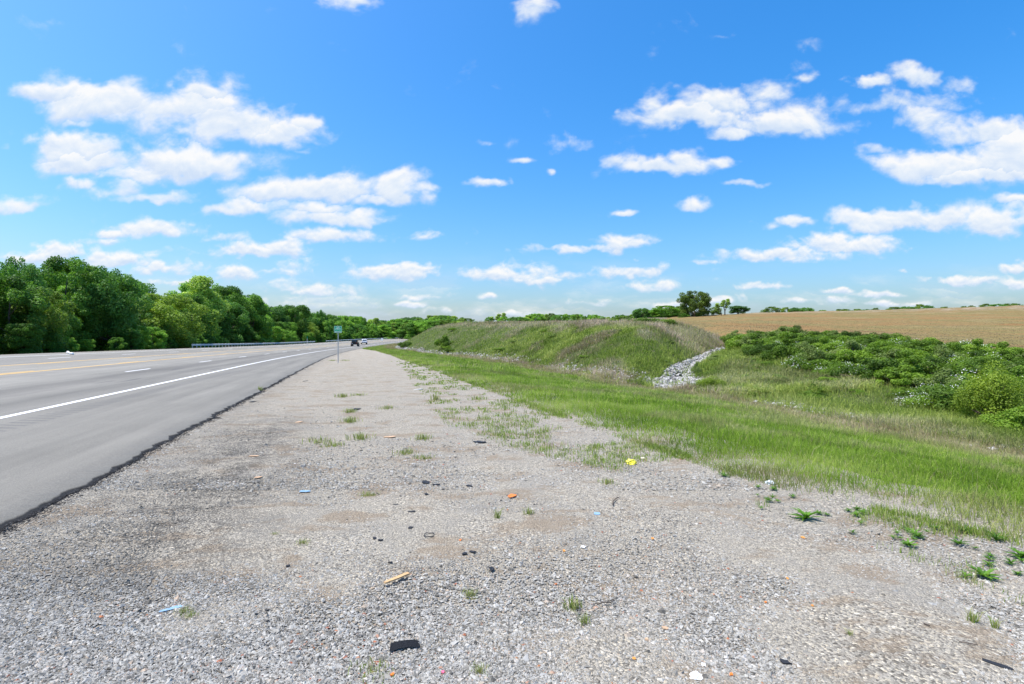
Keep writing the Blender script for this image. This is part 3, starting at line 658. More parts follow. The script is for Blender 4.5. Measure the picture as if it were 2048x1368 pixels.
for row, (w0, step, dv0) in enumerate(((-30.0, 3.6, 0), (-34.5, 4.6, 0), (-42, 5.6, 0), (-52, 8, 0))):
    Y = 6.0 if row < 3 else 30.0
    while Y < 370:
        w = w0-rng.uniform(0, 2.6); X = float(Xe(Y)+w/CS); u = 1024+F*X/Y
        zt_ = min(float(zsky(X, Y)), float(H(X, Y))+12.5) if Y < 60 else zsky(X, Y); zb = float(H(X, Y)); full_h = zt_-zb
        if row == 0: ht = rng.uniform(1.6, 4.2)*(1 if Y < 130 else 1.5)
        elif row == 1: ht = full_h*rng.uniform(.55, .82)
        else: ht = full_h*rng.uniform(.84, .97)
        if u > -6000:
            kd = kinds[int(rng.integers(0, 3))] if row == 0 else kinds[int(rng.choice(6, p=[.27, .2, .15, .13, .17, .08]))]
            l_, g_ = lab[min(row, 2)]
            if 1024+F*X/Y < 840: plant_tree(kd, X, Y, zb+ht, None if row else ht*1.0, l_, g_)
        Y += step*(1+Y/170)*rng.uniform(.8, 1.2)
# wooded rise where the road disappears
k = 0
for Y in (330, 365, 400, 440, 480):
    for u in np.arange(770, 975, 17):
        uu = u+rng.uniform(-6, 6); X = (uu-1024)*Y/F
        if wof(X, Y) > -27 and Y < 420 and uu < 815: continue
        vt = np.interp(uu, [770, 845, 880, 930, 950, 975], [639, 633, 628, 633, 642, 649])+(480-Y)*.075+rng.uniform(-1, 3)
        z_t = HC+(684-vt)*Y/F
        if z_t-float(H(X, Y)) > 3: plant_tree(kinds[int(rng.integers(0, 6))], X, Y, z_t, rng.uniform(10, 15), 'distant broadleaf tree on the wooded rise where the road disappears', 'trees on the distant wooded rise')
# trees behind the bank and beyond the field
for (u, v, wpx, Y, kd, lb) in [(930, 637, 14, 330, 'poplar', 'small pale tree at the end of the wooded rise, above the bank'),
    (994, 627, 34, 300, 'thin', 'lone dark open-crowned tree on the skyline behind the grassy bank'), (978, 634, 16, 300, 'oak', 'small round tree touching the lone open-crowned tree behind the bank'),
    (1389, 583, 68, 240, 'fieldoak', 'largest tree on the field edge, a wide dark olive oak'),
    (1444, 599, 30, 238, 'thin', 'thin half-bare tree beside the largest tree of the field edge'),
    (1476, 612, 42, 242, 'oak', 'round dark green tree at the field edge right of the thin half-bare tree'),
    (1432, 614, 26, 245, 'olive', 'small olive tree between the largest tree and the thin half-bare one'),
    (1368, 627, 22, 228, 'young', 'small bright green bush-like tree at the foot of the largest tree'),
    (1283, 617, 36, 262, 'oak', 'dark rounded tree beside the brighter mid-green ones left of the largest tree'),
    (1330, 612, 55, 255, 'maple', 'mid green tree adjoining the largest tree on its open side')]:
    X = (u-1024)*Y/F; plant_tree(kd, X, Y, HC+(684-v)*Y/F, wpx*Y/F, lb, rz=0 if kd == 'thin' else None)
for u in np.arange(1008, 1372, 9.5):
    vt = np.interp(u, [1005, 1030, 1052, 1060, 1085, 1130, 1165, 1200, 1250, 1300, 1340, 1372], [636, 634, 636, 628, 627, 628, 629, 632, 631, 618, 615, 612])+rng.uniform(-2, 3); Y = rng.uniform(268, 300)
    X = (u-1024)*Y/F; plant_tree(kinds[int(rng.integers(0, 6))], X, Y, HC+(684-vt)*Y/F, rng.uniform(5, 9), 'low rounded tree in the row behind the grassy bank', 'tree row behind the grassy bank')
for (u0, u1, v) in [(1500, 1512, 625), (1528, 1560, 613), (1560, 1624, 614), (1636, 1655, 620), (1668, 1700, 617), (1705, 1742, 618), (1745, 1758, 616), (1775, 1828, 613), (1830, 1866, 609), (1878, 1898, 613), (1922, 1934, 611), (1936, 1950, 611), (1960, 2005, 608), (2005, 2038, 606)]:
    n_ = max(1, round((u1-u0)/24))
    for k in range(n_):
        u = u0+(k+.5)*(u1-u0)/n_; Y = rng.uniform(285, 300); X = (u-1024)*Y/F
        plant_tree(['olive', 'oak', 'oak'][k % 3], X, Y, HC+(684-v-rng.uniform(0, 2))*Y/F, (u1-u0)/n_*Y/F*1.25, 'distant tree whose top shows over the field crest', 'treetops beyond the field crest')

def shrub_proto(seed, h, r0, nl, lr, nleaf, ls, mat, blossom=0, sq=.8, stems=8):
    r = np.random.default_rng(seed); lobes = []
    for k in range(nl):
        a = r.uniform(0, 6.28); q_ = r0*r.uniform(0, 1)**.5; zz = h*(1-.55*(q_/r0)**2)*r.uniform(.3, .92); lobes.append((q_*math.cos(a), q_*math.sin(a), zz, lr*r.uniform(.6, 1.2)))
    V, Fc, t = leaf_cloud(lobes, nleaf, ls, sq=sq); me = np_mesh('foliage', V, Fc, mat, {'tint': t})
    bm = bmesh.new()
    for (x, y, z, q_) in lobes[:stems]: tube(bm, [(x*.1, y*.1, -.1), (x*.5, y*.5, z*.6), (x, y, z)], [.03, .02, .008], 5)
    st = bpy.data.meshes.new('stem'); bm.to_mesh(st); bm.free(); st.materials.append(M['bark'])
    fl = None
    if blossom:
        V, Fc, t = leaf_cloud([(x, y, z+.12, q_*1.08) for x, y, z, q_ in lobes[:max(3, nl//2)]], blossom, .05, up=.9, shell=.95); fl = np_mesh('blossom', V, Fc, M['blossom'], {'tint': t})
    return dict(f=me, s=st, b=fl, h=h, r=r0)
SP = [shrub_proto(101, 1.3, 1.2, 16, .42, 7000, .085, M['shrub_leaf']), shrub_proto(102, 1.1, 1.4, 18, .4, 7500, .08, M['shrub_leaf_dark']), shrub_proto(103, 1.6, 1.1, 22, .34, 6500, .085, M['shrub_leaf_pale']), shrub_proto(113, 1.3, 1.5, 26, .3, 7500, .075, M['shrub_leaf_dark']), shrub_proto(114, 1.5, 1.3, 22, .34, 7500, .09, M['shrub_leaf'])]
SPF = shrub_proto(104, 1.2, 1.3, 18, .4, 6500, .075, M['shrub_leaf'], blossom=330)
SPW = shrub_proto(105, 1.7, 1.05, 34, .36, 15000, .055, M['willow_leaf'], sq=1.1, stems=16)
def sumac():
    lobes = []
    for k in range(7): a = k*.9; lobes.append((.65*math.cos(a)*(k > 0), .65*math.sin(a)*(k > 0), 1.55-.12*(k > 0), .36))
    V, Fc, t = leaf_cloud(lobes, 1700, .13, sq=.42, up=.8); me = np_mesh('foliage', V, Fc, M['shrub_leaf'], {'tint': t})
    bm = bmesh.new()
    for (x, y, z, q_) in lobes: tube(bm, [(x*.1, y*.1, -.1), (x*.35, y*.35, z*.55), (x, y, z)], [.035, .022, .012], 5)
    st = bpy.data.meshes.new('stem'); bm.to_mesh(st); bm.free(); st.materials.append(M['bark']); return dict(f=me, s=st, b=None, h=1.7, r=1)
SPS = sumac()
def shrub(p, X, Y, s, sz, label, group=None, name='shrub', cat='shrub'):
    z = float(H(X, Y)); o = empty(name, (X, Y, z-.05), rng.uniform(0, 6.28), label, cat, group); o.scale = (s, s, sz)
    link('foliage', p['f'], o); link('stem', p['s'], o)
    if p['b']: link('blossom', p['b'], o)
    return o
botU = [1380, 1420, 1480, 1560, 1600, 1700, 1850, 1950, 2100]; botV = [690, 697, 700, 722, 742, 766, 800, 835, 845]
cnt = 0
for Y in np.arange(17, 70, 1.55):
    for X in np.arange(8, 62, 1.7):
        x = X+rng.uniform(-.8, .8); y = Y+rng.uniform(-.7, .7); u = 1024+F*x/y
        if u < 1395 or u > 2190: continue
        z = float(H(x, y)); v = 684-(z-HC)*F/y; _, pa = ztab(np.array(x), np.array(y))
        if pa > -.2 or v > np.interp(u, botU, botV) or (u < 1480 and v > 694) or (Xc(y)-x > -1.0): continue
        s = rng.uniform(.75, 1.1); r_ = rng.uniform()
        near_top = pa > -2.5
        if near_top and r_ < .16: shrub(SPS, x, y, s*.8, s*.8, 'sumac-like shrub with flat leafy tops on bare stems, top edge of the thicket', 'flat-topped shrubs along the field edge')
        elif r_ > .86: shrub(SPF, x, y, s, s*.85, 'wild rose shrub dotted with white blossom in the thicket below the field', 'blossoming shrubs in the thicket')
        else: shrub(SP[int(rng.integers(0, 5))], x, y, s*1.12, s*(.8 if near_top else .9), 'dense green shrub in the thicket below the brown field', 'green shrubs in the thicket below the field')
        cnt += 1
x, y, z = on_ground(1990, 846); shrub(SPW, x, y, .95, 1.05, 'large fine-leaved yellow-green bush at the foot of the thicket', name='bush', cat='bush')
x, y, z = on_ground(2060, 862); shrub(SP[0], x, y, .8, .6, 'low dark shrub in front of the large fine-leaved bush')
for (u, v, s) in [(1882, 800, .8), (1850, 812, .7), (1915, 785, .9)]:
    x, y, z = on_ground(u, v); o = shrub(SPF, x, y, s, s*.7, 'wild rose covered in white blossom beside the large fine-leaved bush', 'white blossom beside the large bush')
    o2 = link('blossom', SPF['b'], o); o2.rotation_euler.z = 1.3; o3 = link('blossom', SPF['b'], o); o3.rotation_euler.z = 2.7
x, y, z = on_ground(1424, 781); shrub(SPW, x, y, .75, .42, 'low round pale green bush at the foot of the rock chute', name='bush', cat='bush')
x, y, z = on_ground(1391, 750); shrub(SP[2], x, y, .3, .6, 'small upright dark green sapling growing out of the rock chute')
x, y, z = on_ground(890, 695); shrub(SP[0], x, y, 1.4, 1.7, 'lone dark shrub low on the grassy bank')
x, y, z = on_ground(810, 696); shrub(SP[1], x, y, 1.3, 1.5, 'lone green shrub at the low road end of the grassy bank')
for (u, yy, s) in [(1245, 64, 1.2), (1272, 62, 1.25), (1300, 60, 1.3), (1322, 60, 1.1), (1338, 63, .9), (1262, 66, 1.1)]:
    x = (u-1024)*yy/F; shrub(SP[0 if u % 2 else 1], x, yy, s*1.1, s*.62, 'bright green bramble shrub on top of the grassy bank near its field end', 'bramble shrubs on top of the bank')
for k in range(46):
    u = rng.uniform(1430, 1830); v = rng.uniform(708, 800); x, y, z = on_ground(u, v); s = rng.uniform(.35, .6)
    if Xc(y)-x < -1.5: shrub(SP[k % 5], x, y, s, s*.5, 'low leafy plant in the green slope between rock chute and thicket', 'low plants below the thicket')
for k in range(26):
    u = rng.uniform(880, 1380); v = rng.uniform(660, 745); x, y, z = on_ground(u, v)
    if wof(x, y) > wD(y)+1.5 and Xc(y)-x > 1: s = rng.uniform(.4, .9)*y/70; shrub(SP[k % 3], x, y, s, s*.45, 'low leafy clump on the face of the grassy bank', 'low clumps on the grassy bank')

# ------------------------------------------------------------------ riprap
ICO = bmesh.new(); bmesh.ops.create_icosphere(ICO, subdivisions=1, radius=1)
IV = np.array([v.co[:] for v in ICO.verts]); IF = np.array([[v.index for v in f.verts] for f in ICO.faces]); ICO.free()
def rocks_mesh(name, X, Y, Z, S):
    n = len(X); v = IV[None]*(1+rng.uniform(-.3, .3, (n, len(IV), 1)))*np.stack([S, S*rng.uniform(.6, 1, n), S*rng.uniform(.45, .8, n)], -1)[:, None]
    a = rng.uniform(0, 6.28, n); c, s = np.cos(a)[:, None], np.sin(a)[:, None]; x = v[..., 0]*c-v[..., 1]*s; y = v[..., 0]*s+v[..., 1]*c
    P = np.stack([x+X[:, None], y+Y[:, None], v[..., 2]+Z[:, None]], -1).reshape(-1, 3)
    return np_mesh(name, P, (IF[None]+(np.arange(n)*len(IV))[:, None, None]).reshape(-1, 3), M['riprap'], {'tint': np.repeat(rng.uniform(0, 1, n), len(IV))})
def chute_pts(n):
    Y = rng.uniform(29.5, 57, n); hw = np.interp(Y, [29, 33, 40, 46, 57], [1.7, 1.2, .72, .52, .36]); X = Xc(Y)+rng.uniform(-1, 1, n)*hw+np.where(Y < 29.5, 0, 0); return X, Y
X, Y = chute_pts(2300)
Yd = np.concatenate([rng.uniform(42, 150, 2200), rng.uniform(18.5, 22.5, 120), rng.uniform(29, 42, 500), rng.uniform(12.4, 13.3, 40)])
Xd = Xe(Yd)+(wD(Yd)+.75+rng.normal(0, .5, len(Yd)))/CS
fan_u = rng.uniform(1300, 1465, 700); fan_v = rng.uniform(757, 774, 700); fp = np.array([on_ground(a, b) for a, b in zip(fan_u, fan_v)]).reshape(-1, 3)
XA = np.concatenate([X, Xd, fp[:, 0]]); YA = np.concatenate([Y, Yd, fp[:, 1]]); SA = rng.uniform(.06, .14, len(XA))*np.where(YA > 60, 1.5, 1)
ZA = H(XA, YA)+.04
tag(link('riprap_rubble', rocks_mesh('riprap_rubble', XA, YA, ZA, SA)), 'pale limestone rubble lining the chute and the ditch', 'riprap', kind='stuff')
RP = [rocks_mesh('limestone_rock', np.zeros(1), np.zeros(1), np.zeros(1), np.ones(1)) for _ in range(10)]
X, Y = chute_pts(170); fu = rng.uniform(1290, 1465, 130); fv = rng.uniform(756, 776, 130); fp = np.array([on_ground(a, b) for a, b in zip(fu, fv)])
X = np.concatenate([X, fp[:, 0]]); Y = np.concatenate([Y, fp[:, 1]])
for i in range(len(X)):
    o = link('limestone_rock', RP[i % 10], loc=(X[i], Y[i], float(H(X[i], Y[i]))+.08)); s = rng.uniform(.09, .16); o.scale = (s, s, s); o.rotation_euler = (0, 0, rng.uniform(0, 6.28))
    tag(o, 'pale angular limestone rock lying in the rock chute', 'rock', 'larger rocks of the rock chute')

exec_after = True
# ------------------------------------------------------------------ sign
M['sign_green'] = plain('green_sign_sheeting', (.0, .26, .15), .35, 0, .05); M['sign_white'] = plain('white_sign_sheeting', (.82, .85, .82), .4, 0, .03)
M['white_plastic'] = plain('white_plastic', (.8, .8, .78), .5); M['black'] = plain('black_rubber', (.018, .02, .024), .75, 0, .2, 120, .2)
sx, sy = (676.3-1024)*39.2/F, 39.2; sz = float(H(sx, sy))
sg = empty('bike_route_sign', (sx, sy, sz), R(-8), 'green bike route sign on a steel post at the gravel edge by the road', 'sign')
bm = bmesh.new()
for s_ in (-1, 1): bbox(bm, s_*.022, .0, 1.32, .012, .035, 2.7)
bbox(bm, 0, .015, 1.32, .05, .008, 2.7); bm_obj('post', bm, M['galv'], sg)
zc_ = 2.48; bm = bmesh.new(); bbox(bm, 0, -.028, zc_, .62, .006, .50); bmesh.ops.bevel(bm, geom=[e for e in bm.edges if abs(e.verts[0].co.y-e.verts[1].co.y) > .004], offset=.04, segments=4, affect='EDGES')
pn = bm_obj('sign_panel', bm, M['sign_green'], sg)
def rrect(bm, w_, h_, r, t, y, cz):
    def loop(w2, h2, rr):
        out = []
        for (cx, cz2, a0) in ((w2-rr, h2-rr, 0), (-w2+rr, h2-rr, 90), (-w2+rr, -h2+rr, 180), (w2-rr, -h2+rr, 270)):
            for k in range(5): a = R(a0+k*22.5); out.append(bm.verts.new((cx+rr*math.cos(a), y, cz+cz2+rr*math.sin(a))))
        return out
    a = loop(w_/2, h_/2, r); b = loop(w_/2-t, h_/2-t, max(r-t, .005)); n_ = len(a)
    for k in range(n_): bm.faces.new((a[k], a[(k+1) % n_], b[(k+1) % n_], b[k]))
bm = bmesh.new(); rrect(bm, .60, .48, .035, .012, -.0335, zc_); bm_obj('border', bm, M['sign_white'], pn)
def ring(bm, cx, cz, r, t, y, n=24):
    a = [bm.verts.new((cx+r*math.cos(2*math.pi*k/n), y, cz+r*math.sin(2*math.pi*k/n))) for k in range(n)]
    b = [bm.verts.new((cx+(r-t)*math.cos(2*math.pi*k/n), y, cz+(r-t)*math.sin(2*math.pi*k/n))) for k in range(n)]
    for k in range(n): bm.faces.new((a[k], b[k], b[(k+1) % n], a[(k+1) % n]))
def bar2(bm, x0, z0, x1, z1, t, y):
    d = Vector((x1-x0, 0, z1-z0)); n_ = Vector((-d.z, 0, d.x)).normalized()*t/2
    bm.faces.new([bm.verts.new(p) for p in ((x0+n_.x, y, z0+n_.z), (x0-n_.x, y, z0-n_.z), (x1-n_.x, y, z1-n_.z), (x1+n_.x, y, z1+n_.z))])
bm = bmesh.new(); yb = -.0335; b0 = zc_+.025
ring(bm, -.125, b0, .085, .011, yb); ring(bm, .125, b0, .085, .011, yb)
for k, (a, b, c, d) in enumerate([(-.125, 0, -.06, .11), (-.06, .11, .075, .12), (-.125, 0, .0, .0), (.0, .0, -.075, .15), (.0, .0, .08, .13), (.125, 0, .07, .165), (.03, .175, .09, .165), (-.115, .155, -.04, .155)]):
    bar2(bm, a, b0+b, c, b0+d, .010, yb-.0006*k)
bm_obj('bicycle_symbol', bm, M['sign_white'], pn)
tcu = bpy.data.curves.new('lettering', 'FONT'); tcu.body = 'BIKE ROUTE'; tcu.size = .085; tcu.align_x = 'CENTER'; tcu.extrude = .001; tcu.materials.append(M['sign_white']); tcu.offset = .0005
tt_ = bpy.data.objects.new('tmp', tcu); COL.objects.link(tt_); bpy.context.view_layer.update()
tme = bpy.data.meshes.new_from_object(tt_.evaluated_get(bpy.context.evaluated_depsgraph_get())); bpy.data.objects.remove(tt_); tme.name = 'lettering'
to = link('lettering', tme, pn); to.location = (0, -.0335, zc_-.19); to.rotation_euler = (R(90), 0, 0)
bm = bmesh.new()
for dz_ in (.15, -.15): bmesh.ops.create_cone(bm, cap_ends=True, segments=8, radius1=.012, radius2=.012, depth=.006, matrix=Matrix.Translation((0, -.0375, zc_+dz_*1.0)) @ Matrix.Rotation(R(90), 4, 'X'))
bm_obj('bolt', bm, M['galv'], pn)
# distant white road sign
Y = 172.; X = (764-1024)*Y/F; o = empty('road_sign', (X, Y, float(H(X, Y))), R(-5), 'small white road sign on a post where the bank meets the road', 'sign')
bm = bmesh.new(); bbox(bm, 0, 0, 1.1, .06, .05, 2.3); bm_obj('post', bm, M['galv'], o)
bm = bmesh.new(); bbox(bm, 0, -.04, 1.95, .68, .01, .82, .02); bm_obj('sign_panel', bm, M['sign_white'], o)
Y = 150.; X = float(Xe(Y)-27.6/CS); X = (614.5-1024)*Y/F; o = empty('marker_post', (X, Y, float(H(X, Y))), 0, 'thin grey marker post with a narrow plate behind the guardrail', 'post')
bm = bmesh.new(); bbox(bm, 0, 0, 1.2, .09, .05, 2.8); bm_obj('post', bm, M['galvdull'], o)
bm = bmesh.new(); bbox(bm, 0, -.04, 2.35, .2, .015, .5, .01); bm_obj('marker_plate', bm, M['sign_green'], o)

# ------------------------------------------------------------------ guardrails
PROF = [(-.0, .155), (.02, .15), (.08, .12), (.08, .07), (.0, .02), (.0, -.02), (.08, -.07), (.08, -.12), (.02, -.15), (-.0, -.155)]
def guardrail(Y0, Y1, wofs, label, step=1.905, npost=100):
    root = empty('guardrail', (float(Xe(Y0)+wofs/CS), Y0, 0), 0, label, 'guardrail'); o0 = root.location
    Yv = np.arange(Y0, Y1, 1.0); V = []
    for (dx, dz_) in PROF:
        X = Xe(Yv)+(wofs+dx)/CS; V.append(np.stack([X-o0.x, Yv-Y0, zr(Yv)+SUP*25.6+.53+dz_], -1))
    V = np.stack(V, 1); n, m_ = V.shape[:2]; id_ = np.arange(n*m_).reshape(n, m_)
    q = np.stack([id_[:-1, :-1], id_[1:, :-1], id_[1:, 1:], id_[:-1, 1:]], -1).reshape(-1, 4)
    link('rail', np_mesh('rail', V.reshape(-1, 3), q, M['galvdull'], smooth=False), root)
    bm = bmesh.new(); bbox(bm, 0, 0, -.02, .02, .15, 1.5); bbox(bm, .07, 0, -.02, .02, .15, 1.5); bbox(bm, .035, 0, -.02, .06, .012, 1.5); bbox(bm, -.0+.11, 0, .52, .06, .15, .32)
    pm = bpy.data.meshes.new('post'); bm.to_mesh(pm); bm.free(); pm.materials.append(M['galvdull'])
    Y = Y0+.3; k = 0
    while Y < Y1-.5 and k < npost:
        link('post', pm, root, (float(Xe(Y)+(wofs-.13)/CS)-o0.x, Y-Y0, float(zr(Y))+SUP*25.6)); Y += step/CS; k += 1
    bm = bmesh.new(); bbox(bm, .03, -.1, zr(Y0)+SUP*25.6+.52, .2, .05, .42, .02); bm_obj('end_cap', bm, M['sign_white'] if False else M['galvdull'], root)
guardrail(93, 197, -26.6, 'long steel guardrail with many posts along the far side of the road')
guardrail(212, 400, -26.6, 'distant guardrail where the road climbs and bends away', 3.81, 50)

# ------------------------------------------------------------------ vehicles
M['car_black'] = plain('black_car_paint', (.012, .012, .013), .3, 0, .1); M['car_white'] = plain('white_car_paint', (.78, .79, .80), .25, 0, .03)
M['glass'] = plain('dark_car_glass', (.02, .025, .03), .08, 0, .1, spec=.8); M['tyre'] = plain('tyre_rubber', (.02, .02, .02), .85); M['rim'] = plain('alloy_rim', (.45, .45, .46), .35, .8)
M['tail'] = plain('red_tail_lamp', (.45, .02, .02), .3); M['plate'] = plain('licence_plate', (.6, .62, .65), .5); M['trim'] = plain('black_trim', (.03, .03, .03), .6)
def profile_body(pts, halfw, taper=None, bev=.05):
    bm = bmesh.new(); L = []
    for s_ in (-1, 1):
        L.append([bm.verts.new((s_*(halfw-(taper(z) if taper else 0)), y, z)) for (y, z) in pts])
    n_ = len(pts)
    bm.faces.new(L[0][::-1]); bm.faces.new(L[1])
    for k in range(n_): bm.faces.new((L[0][k], L[0][(k+1) % n_], L[1][(k+1) % n_], L[1][k]))
    bmesh.ops.recalc_face_normals(bm, faces=bm.faces)
    bmesh.ops.bevel(bm, geom=list(bm.edges), offset=bev, segments=2, affect='EDGES'); return bm
def wheel(root, x, y, r, wd_):
    bm = bmesh.new(); bmesh.ops.create_cone(bm, cap_ends=True, segments=24, radius1=r, radius2=r, depth=wd_, matrix=Matrix.Translation((x, y, r)) @ Matrix.Rotation(R(90), 4, 'Y'))
    bmesh.ops.bevel(bm, geom=[e for e in bm.edges if len(e.link_faces) == 2 and abs(e.calc_face_angle(0)) > 1], offset=.03, segments=2, affect='EDGES')
    w_ = bm_obj('wheel', bm, M['tyre'], root)
    bm = bmesh.new(); bmesh.ops.create_cone(bm, cap_ends=True, segments=20, radius1=r*.6, radius2=r*.5, depth=.03, matrix=Matrix.Translation((x+math.copysign(wd_/2+.005, x), y, r)) @ Matrix.Rotation(R(90)*(1 if x > 0 else -1), 4, 'Y'))
    bm_obj('rim', bm, M['rim'], w_)
def dirY(Y): d = 1.0; a = (float(Xe(Y+d))-float(Xe(Y-d)))/(2*d); return -math.atan(a)
# black off-roader seen from behind (drives along +Y of its own frame)
Yj = 147.; Xj = (710.3-1024)*Yj/F; wj = wof(Xj, Yj); zj = float(zr(Yj)+SUP*(-wj))+.05
jp = empty('off_road_car', (Xj, Yj, zj), dirY(Yj), 'black boxy off-road car driving away on the near side of the road', 'car')
bm = profile_body([(-2.0, .55), (-2.0, 1.15), (1.0, 1.15), (1.95, 1.1), (2.0, .6)], .78, bev=.04); bm_obj('body', bm, M['car_black'], jp)
bm = profile_body([(-1.95, 1.16), (-1.85, 1.84), (.35, 1.84), (.75, 1.16)], .74, lambda z: (z-1.16)*.12, .04); bm_obj('hardtop', bm, M['trim'], jp)
bm = bmesh.new(); bbox(bm, 0, -1.925, 1.5, 1.1, .03, .42, .01, Euler((R(-8), 0, 0)).to_matrix()); bm_obj('rear_window', bm, M['glass'], jp)
bm = bmesh.new()
for s_ in (-1, 1): bbox(bm, s_*.735, -.6, 1.5, .03, 1.6, .38, .01)
bm_obj('side_window', bm, M['glass'], jp)
bm = bmesh.new(); bbox(bm, 0, -2.12, .62, 1.5, .2, .22, .03); bm_obj('bumper', bm, M['trim'], jp)
for s_ in (-1, 1):
    bm = bmesh.new(); bbox(bm, s_*.84, -1.35, .93, .22, 1.0, .1, .04); bbox(bm, s_*.84, 1.45, .93, .22, 1.0, .1, .04); bm_obj('fender', bm, M['trim'], jp)
    bm = bmesh.new(); bbox(bm, s_*.7, -2.02, .95, .13, .06, .2, .01); bm_obj('tail_lamp', bm, M['tail'], jp)
    for yy in (-1.35, 1.45): wheel(jp, s_*.82, yy, .41, .27)
bm = bmesh.new(); bmesh.ops.create_cone(bm, cap_ends=True, segments=24, radius1=.38, radius2=.38, depth=.22, matrix=Matrix.Translation((0, -2.16, 1.12)) @ Matrix.Rotation(R(90), 4, 'X')); bm_obj('spare_wheel', bm, M['tyre'], jp)
bm = bmesh.new(); bbox(bm, -.52, -2.05, .8, .3, .02, .16); bm_obj('licence_plate', bm, M['plate'], jp)
# white suv
Yw = 186.; Xw = (728-1024)*Yw/F; ww = wof(Xw, Yw); zw = float(zr(Yw)+SUP*(-ww))+.05
sv = empty('white_suv', (Xw, Yw, zw), dirY(Yw)+R(14), 'white car farther up the road beyond the black one', 'car')
bm = profile_body([(-2.3, .45), (-2.35, .75), (-2.25, 1.1), (1.2, 1.08), (2.2, .95), (2.35, .7), (2.3, .42)], .95, bev=.07); bm_obj('body', bm, M['car_white'], sv)
bm = profile_body([(-2.15, 1.09), (-1.85, 1.66), (-1.6, 1.74), (.2, 1.76), (.5, 1.68), (1.25, 1.08)], .9, lambda z: max(0, (z-1.08))*.24, .05); bm_obj('cabin', bm, M['car_white'], sv)
bm = bmesh.new(); bbox(bm, 0, -2.02, 1.4, 1.35, .03, .40, .01, Euler((R(-28), 0, 0)).to_matrix()); bm_obj('rear_window', bm, M['glass'], sv)
bm = bmesh.new()
for s_ in (-1, 1): bbox(bm, s_*.83, -.5, 1.38, .03, 2.4, .36, .01, Euler((0, R(-13)*s_, 0)).to_matrix())
bm_obj('side_window', bm, M['glass'], sv)
bm = bmesh.new(); bbox(bm, 0, .92, 1.4, 1.3, .03, .62, .01, Euler((R(50), 0, 0)).to_matrix()); bm_obj('windscreen', bm, M['glass'], sv)
bm = bmesh.new(); bbox(bm, 0, -2.36, .52, 1.7, .12, .18, .03); bm_obj('bumper', bm, M['trim'], sv)
for s_ in (-1, 1):
    bm = bmesh.new(); bbox(bm, s_*.84, -2.32, .95, .2, .08, .24, .02); bm_obj('tail_lamp', bm, M['tail'], sv)
    for yy in (-1.4, 1.45): wheel(sv, s_*.86, yy, .36, .22)
bm = bmesh.new(); bbox(bm, 0, -2.4, .82, .32, .02, .15); bm_obj('licence_plate', bm, M['plate'], sv)

# ------------------------------------------------------------------ litter on the gravel
def cmat(n, c, r=.5, **k): M[n] = plain(n, c, r, **k); return M[n]
cmat('orange_plastic', (.75, .20, .03)); cmat('amber_plastic', (.70, .28, .05)); cmat('raw_wood', (.52, .33, .16), .8); cmat('blue_plastic', (.22, .36, .50)); cmat('yellow_wrapper', (.75, .68, .06), .4)
cmat('pale_stone', (.72, .71, .68), .9); cmat('tan_wood', (.50, .33, .20), .9); cmat('twig_bark', (.09, .07, .055), .95); cmat('clear_plastic', (.62, .66, .66), .15); cmat('pink_plastic', (.75, .15, .25)); cmat('rust', (.3, .12, .05), .9); cmat('cream', (.7, .62, .45), .8)
def flake(name, u, v, wpx, dpx, mat, label, cat, ang=0, th=.003, group=None, seed=None, jag=.25, n=9, curl=.0):
    """an irregular flat fragment with thickness lying on the gravel"""
    X, Y = gp(u, v); r = random.Random(seed if seed is not None else int(u*7+v)); a_ = wpx*Y/F/2*.88; b_ = dpx*Y*Y/(F*HC)/2*.8
    th = min(th, .006); curl *= .5; bm = bmesh.new(); up = []; dn = []
    for k in range(n):
        t = 2*math.pi*k/n; q_ = 1+r.uniform(-jag, jag); c_, s_ = math.cos(t), math.sin(t)
        x = a_*q_*math.copysign(abs(c_)**.6, c_); y = b_*q_*math.copysign(abs(s_)**.6, s_); z = curl*(x/a_)**2*a_+r.uniform(0, 1)*th*.6
        up.append(bm.verts.new((x, y, z+th))); dn.append(bm.verts.new((x, y, z)))
    c1 = bm.verts.new((0, 0, th*1.3)); c0 = bm.verts.new((0, 0, 0))
    for k in range(n):
        j = (k+1) % n; bm.faces.new((up[k], up[j], c1)); bm.faces.new((dn[j], dn[k], c0)); bm.faces.new((dn[k], dn[j], up[j], up[k]))
    o = bm_obj(name, bm, mat, loc=(X, Y, .017)); o.rotation_euler = (r.uniform(-.08, .08), r.uniform(-.08, .08), ang); return tag(o, label, cat, group)
def crumple(name, u, v, wpx, hpx, mat, label, cat, seed=1, flat=.5):
    X, Y = gp(u, v+hpx/2); s = wpx*Y/F/2; bm = bmesh.new(); bmesh.ops.create_icosphere(bm, subdivisions=3, radius=1); r = random.Random(seed)
    offs = [Vector((r.uniform(-9, 9), r.uniform(-9, 9), r.uniform(-9, 9))) for _ in range(3)]
    from mathutils import noise
    for vv in bm.verts:
        d = noise.noise(vv.co*1.7+offs[0])*.55+noise.noise(vv.co*4+offs[1])*.35+noise.noise(vv.co*9+offs[2])*.15; vv.co *= (1+d); vv.co.z *= flat
        vv.co = vv.co*s; vv.co.z = max(vv.co.z+s*flat*.6, 0)
    o = bm_obj(name, bm, mat, loc=(X, Y, float(max(H(X, Y), 0))+.012)); return tag(o, label, cat)
def twig(name, pts, rad_, mat, label, cat, z=.03):
    P = [Vector((*gp(u, v), z)) for u, v in pts]; o0 = P[0].copy(); bm = bmesh.new(); n_ = len(P)
    tube(bm, [p-o0+Vector((0, 0, .004*(i % 2))) for i, p in enumerate(P)], [rad_*(1-.5*i/n_) for i in range(n_)], 6); o = bm_obj(name, bm, mat, loc=o0); return tag(o, label, cat)
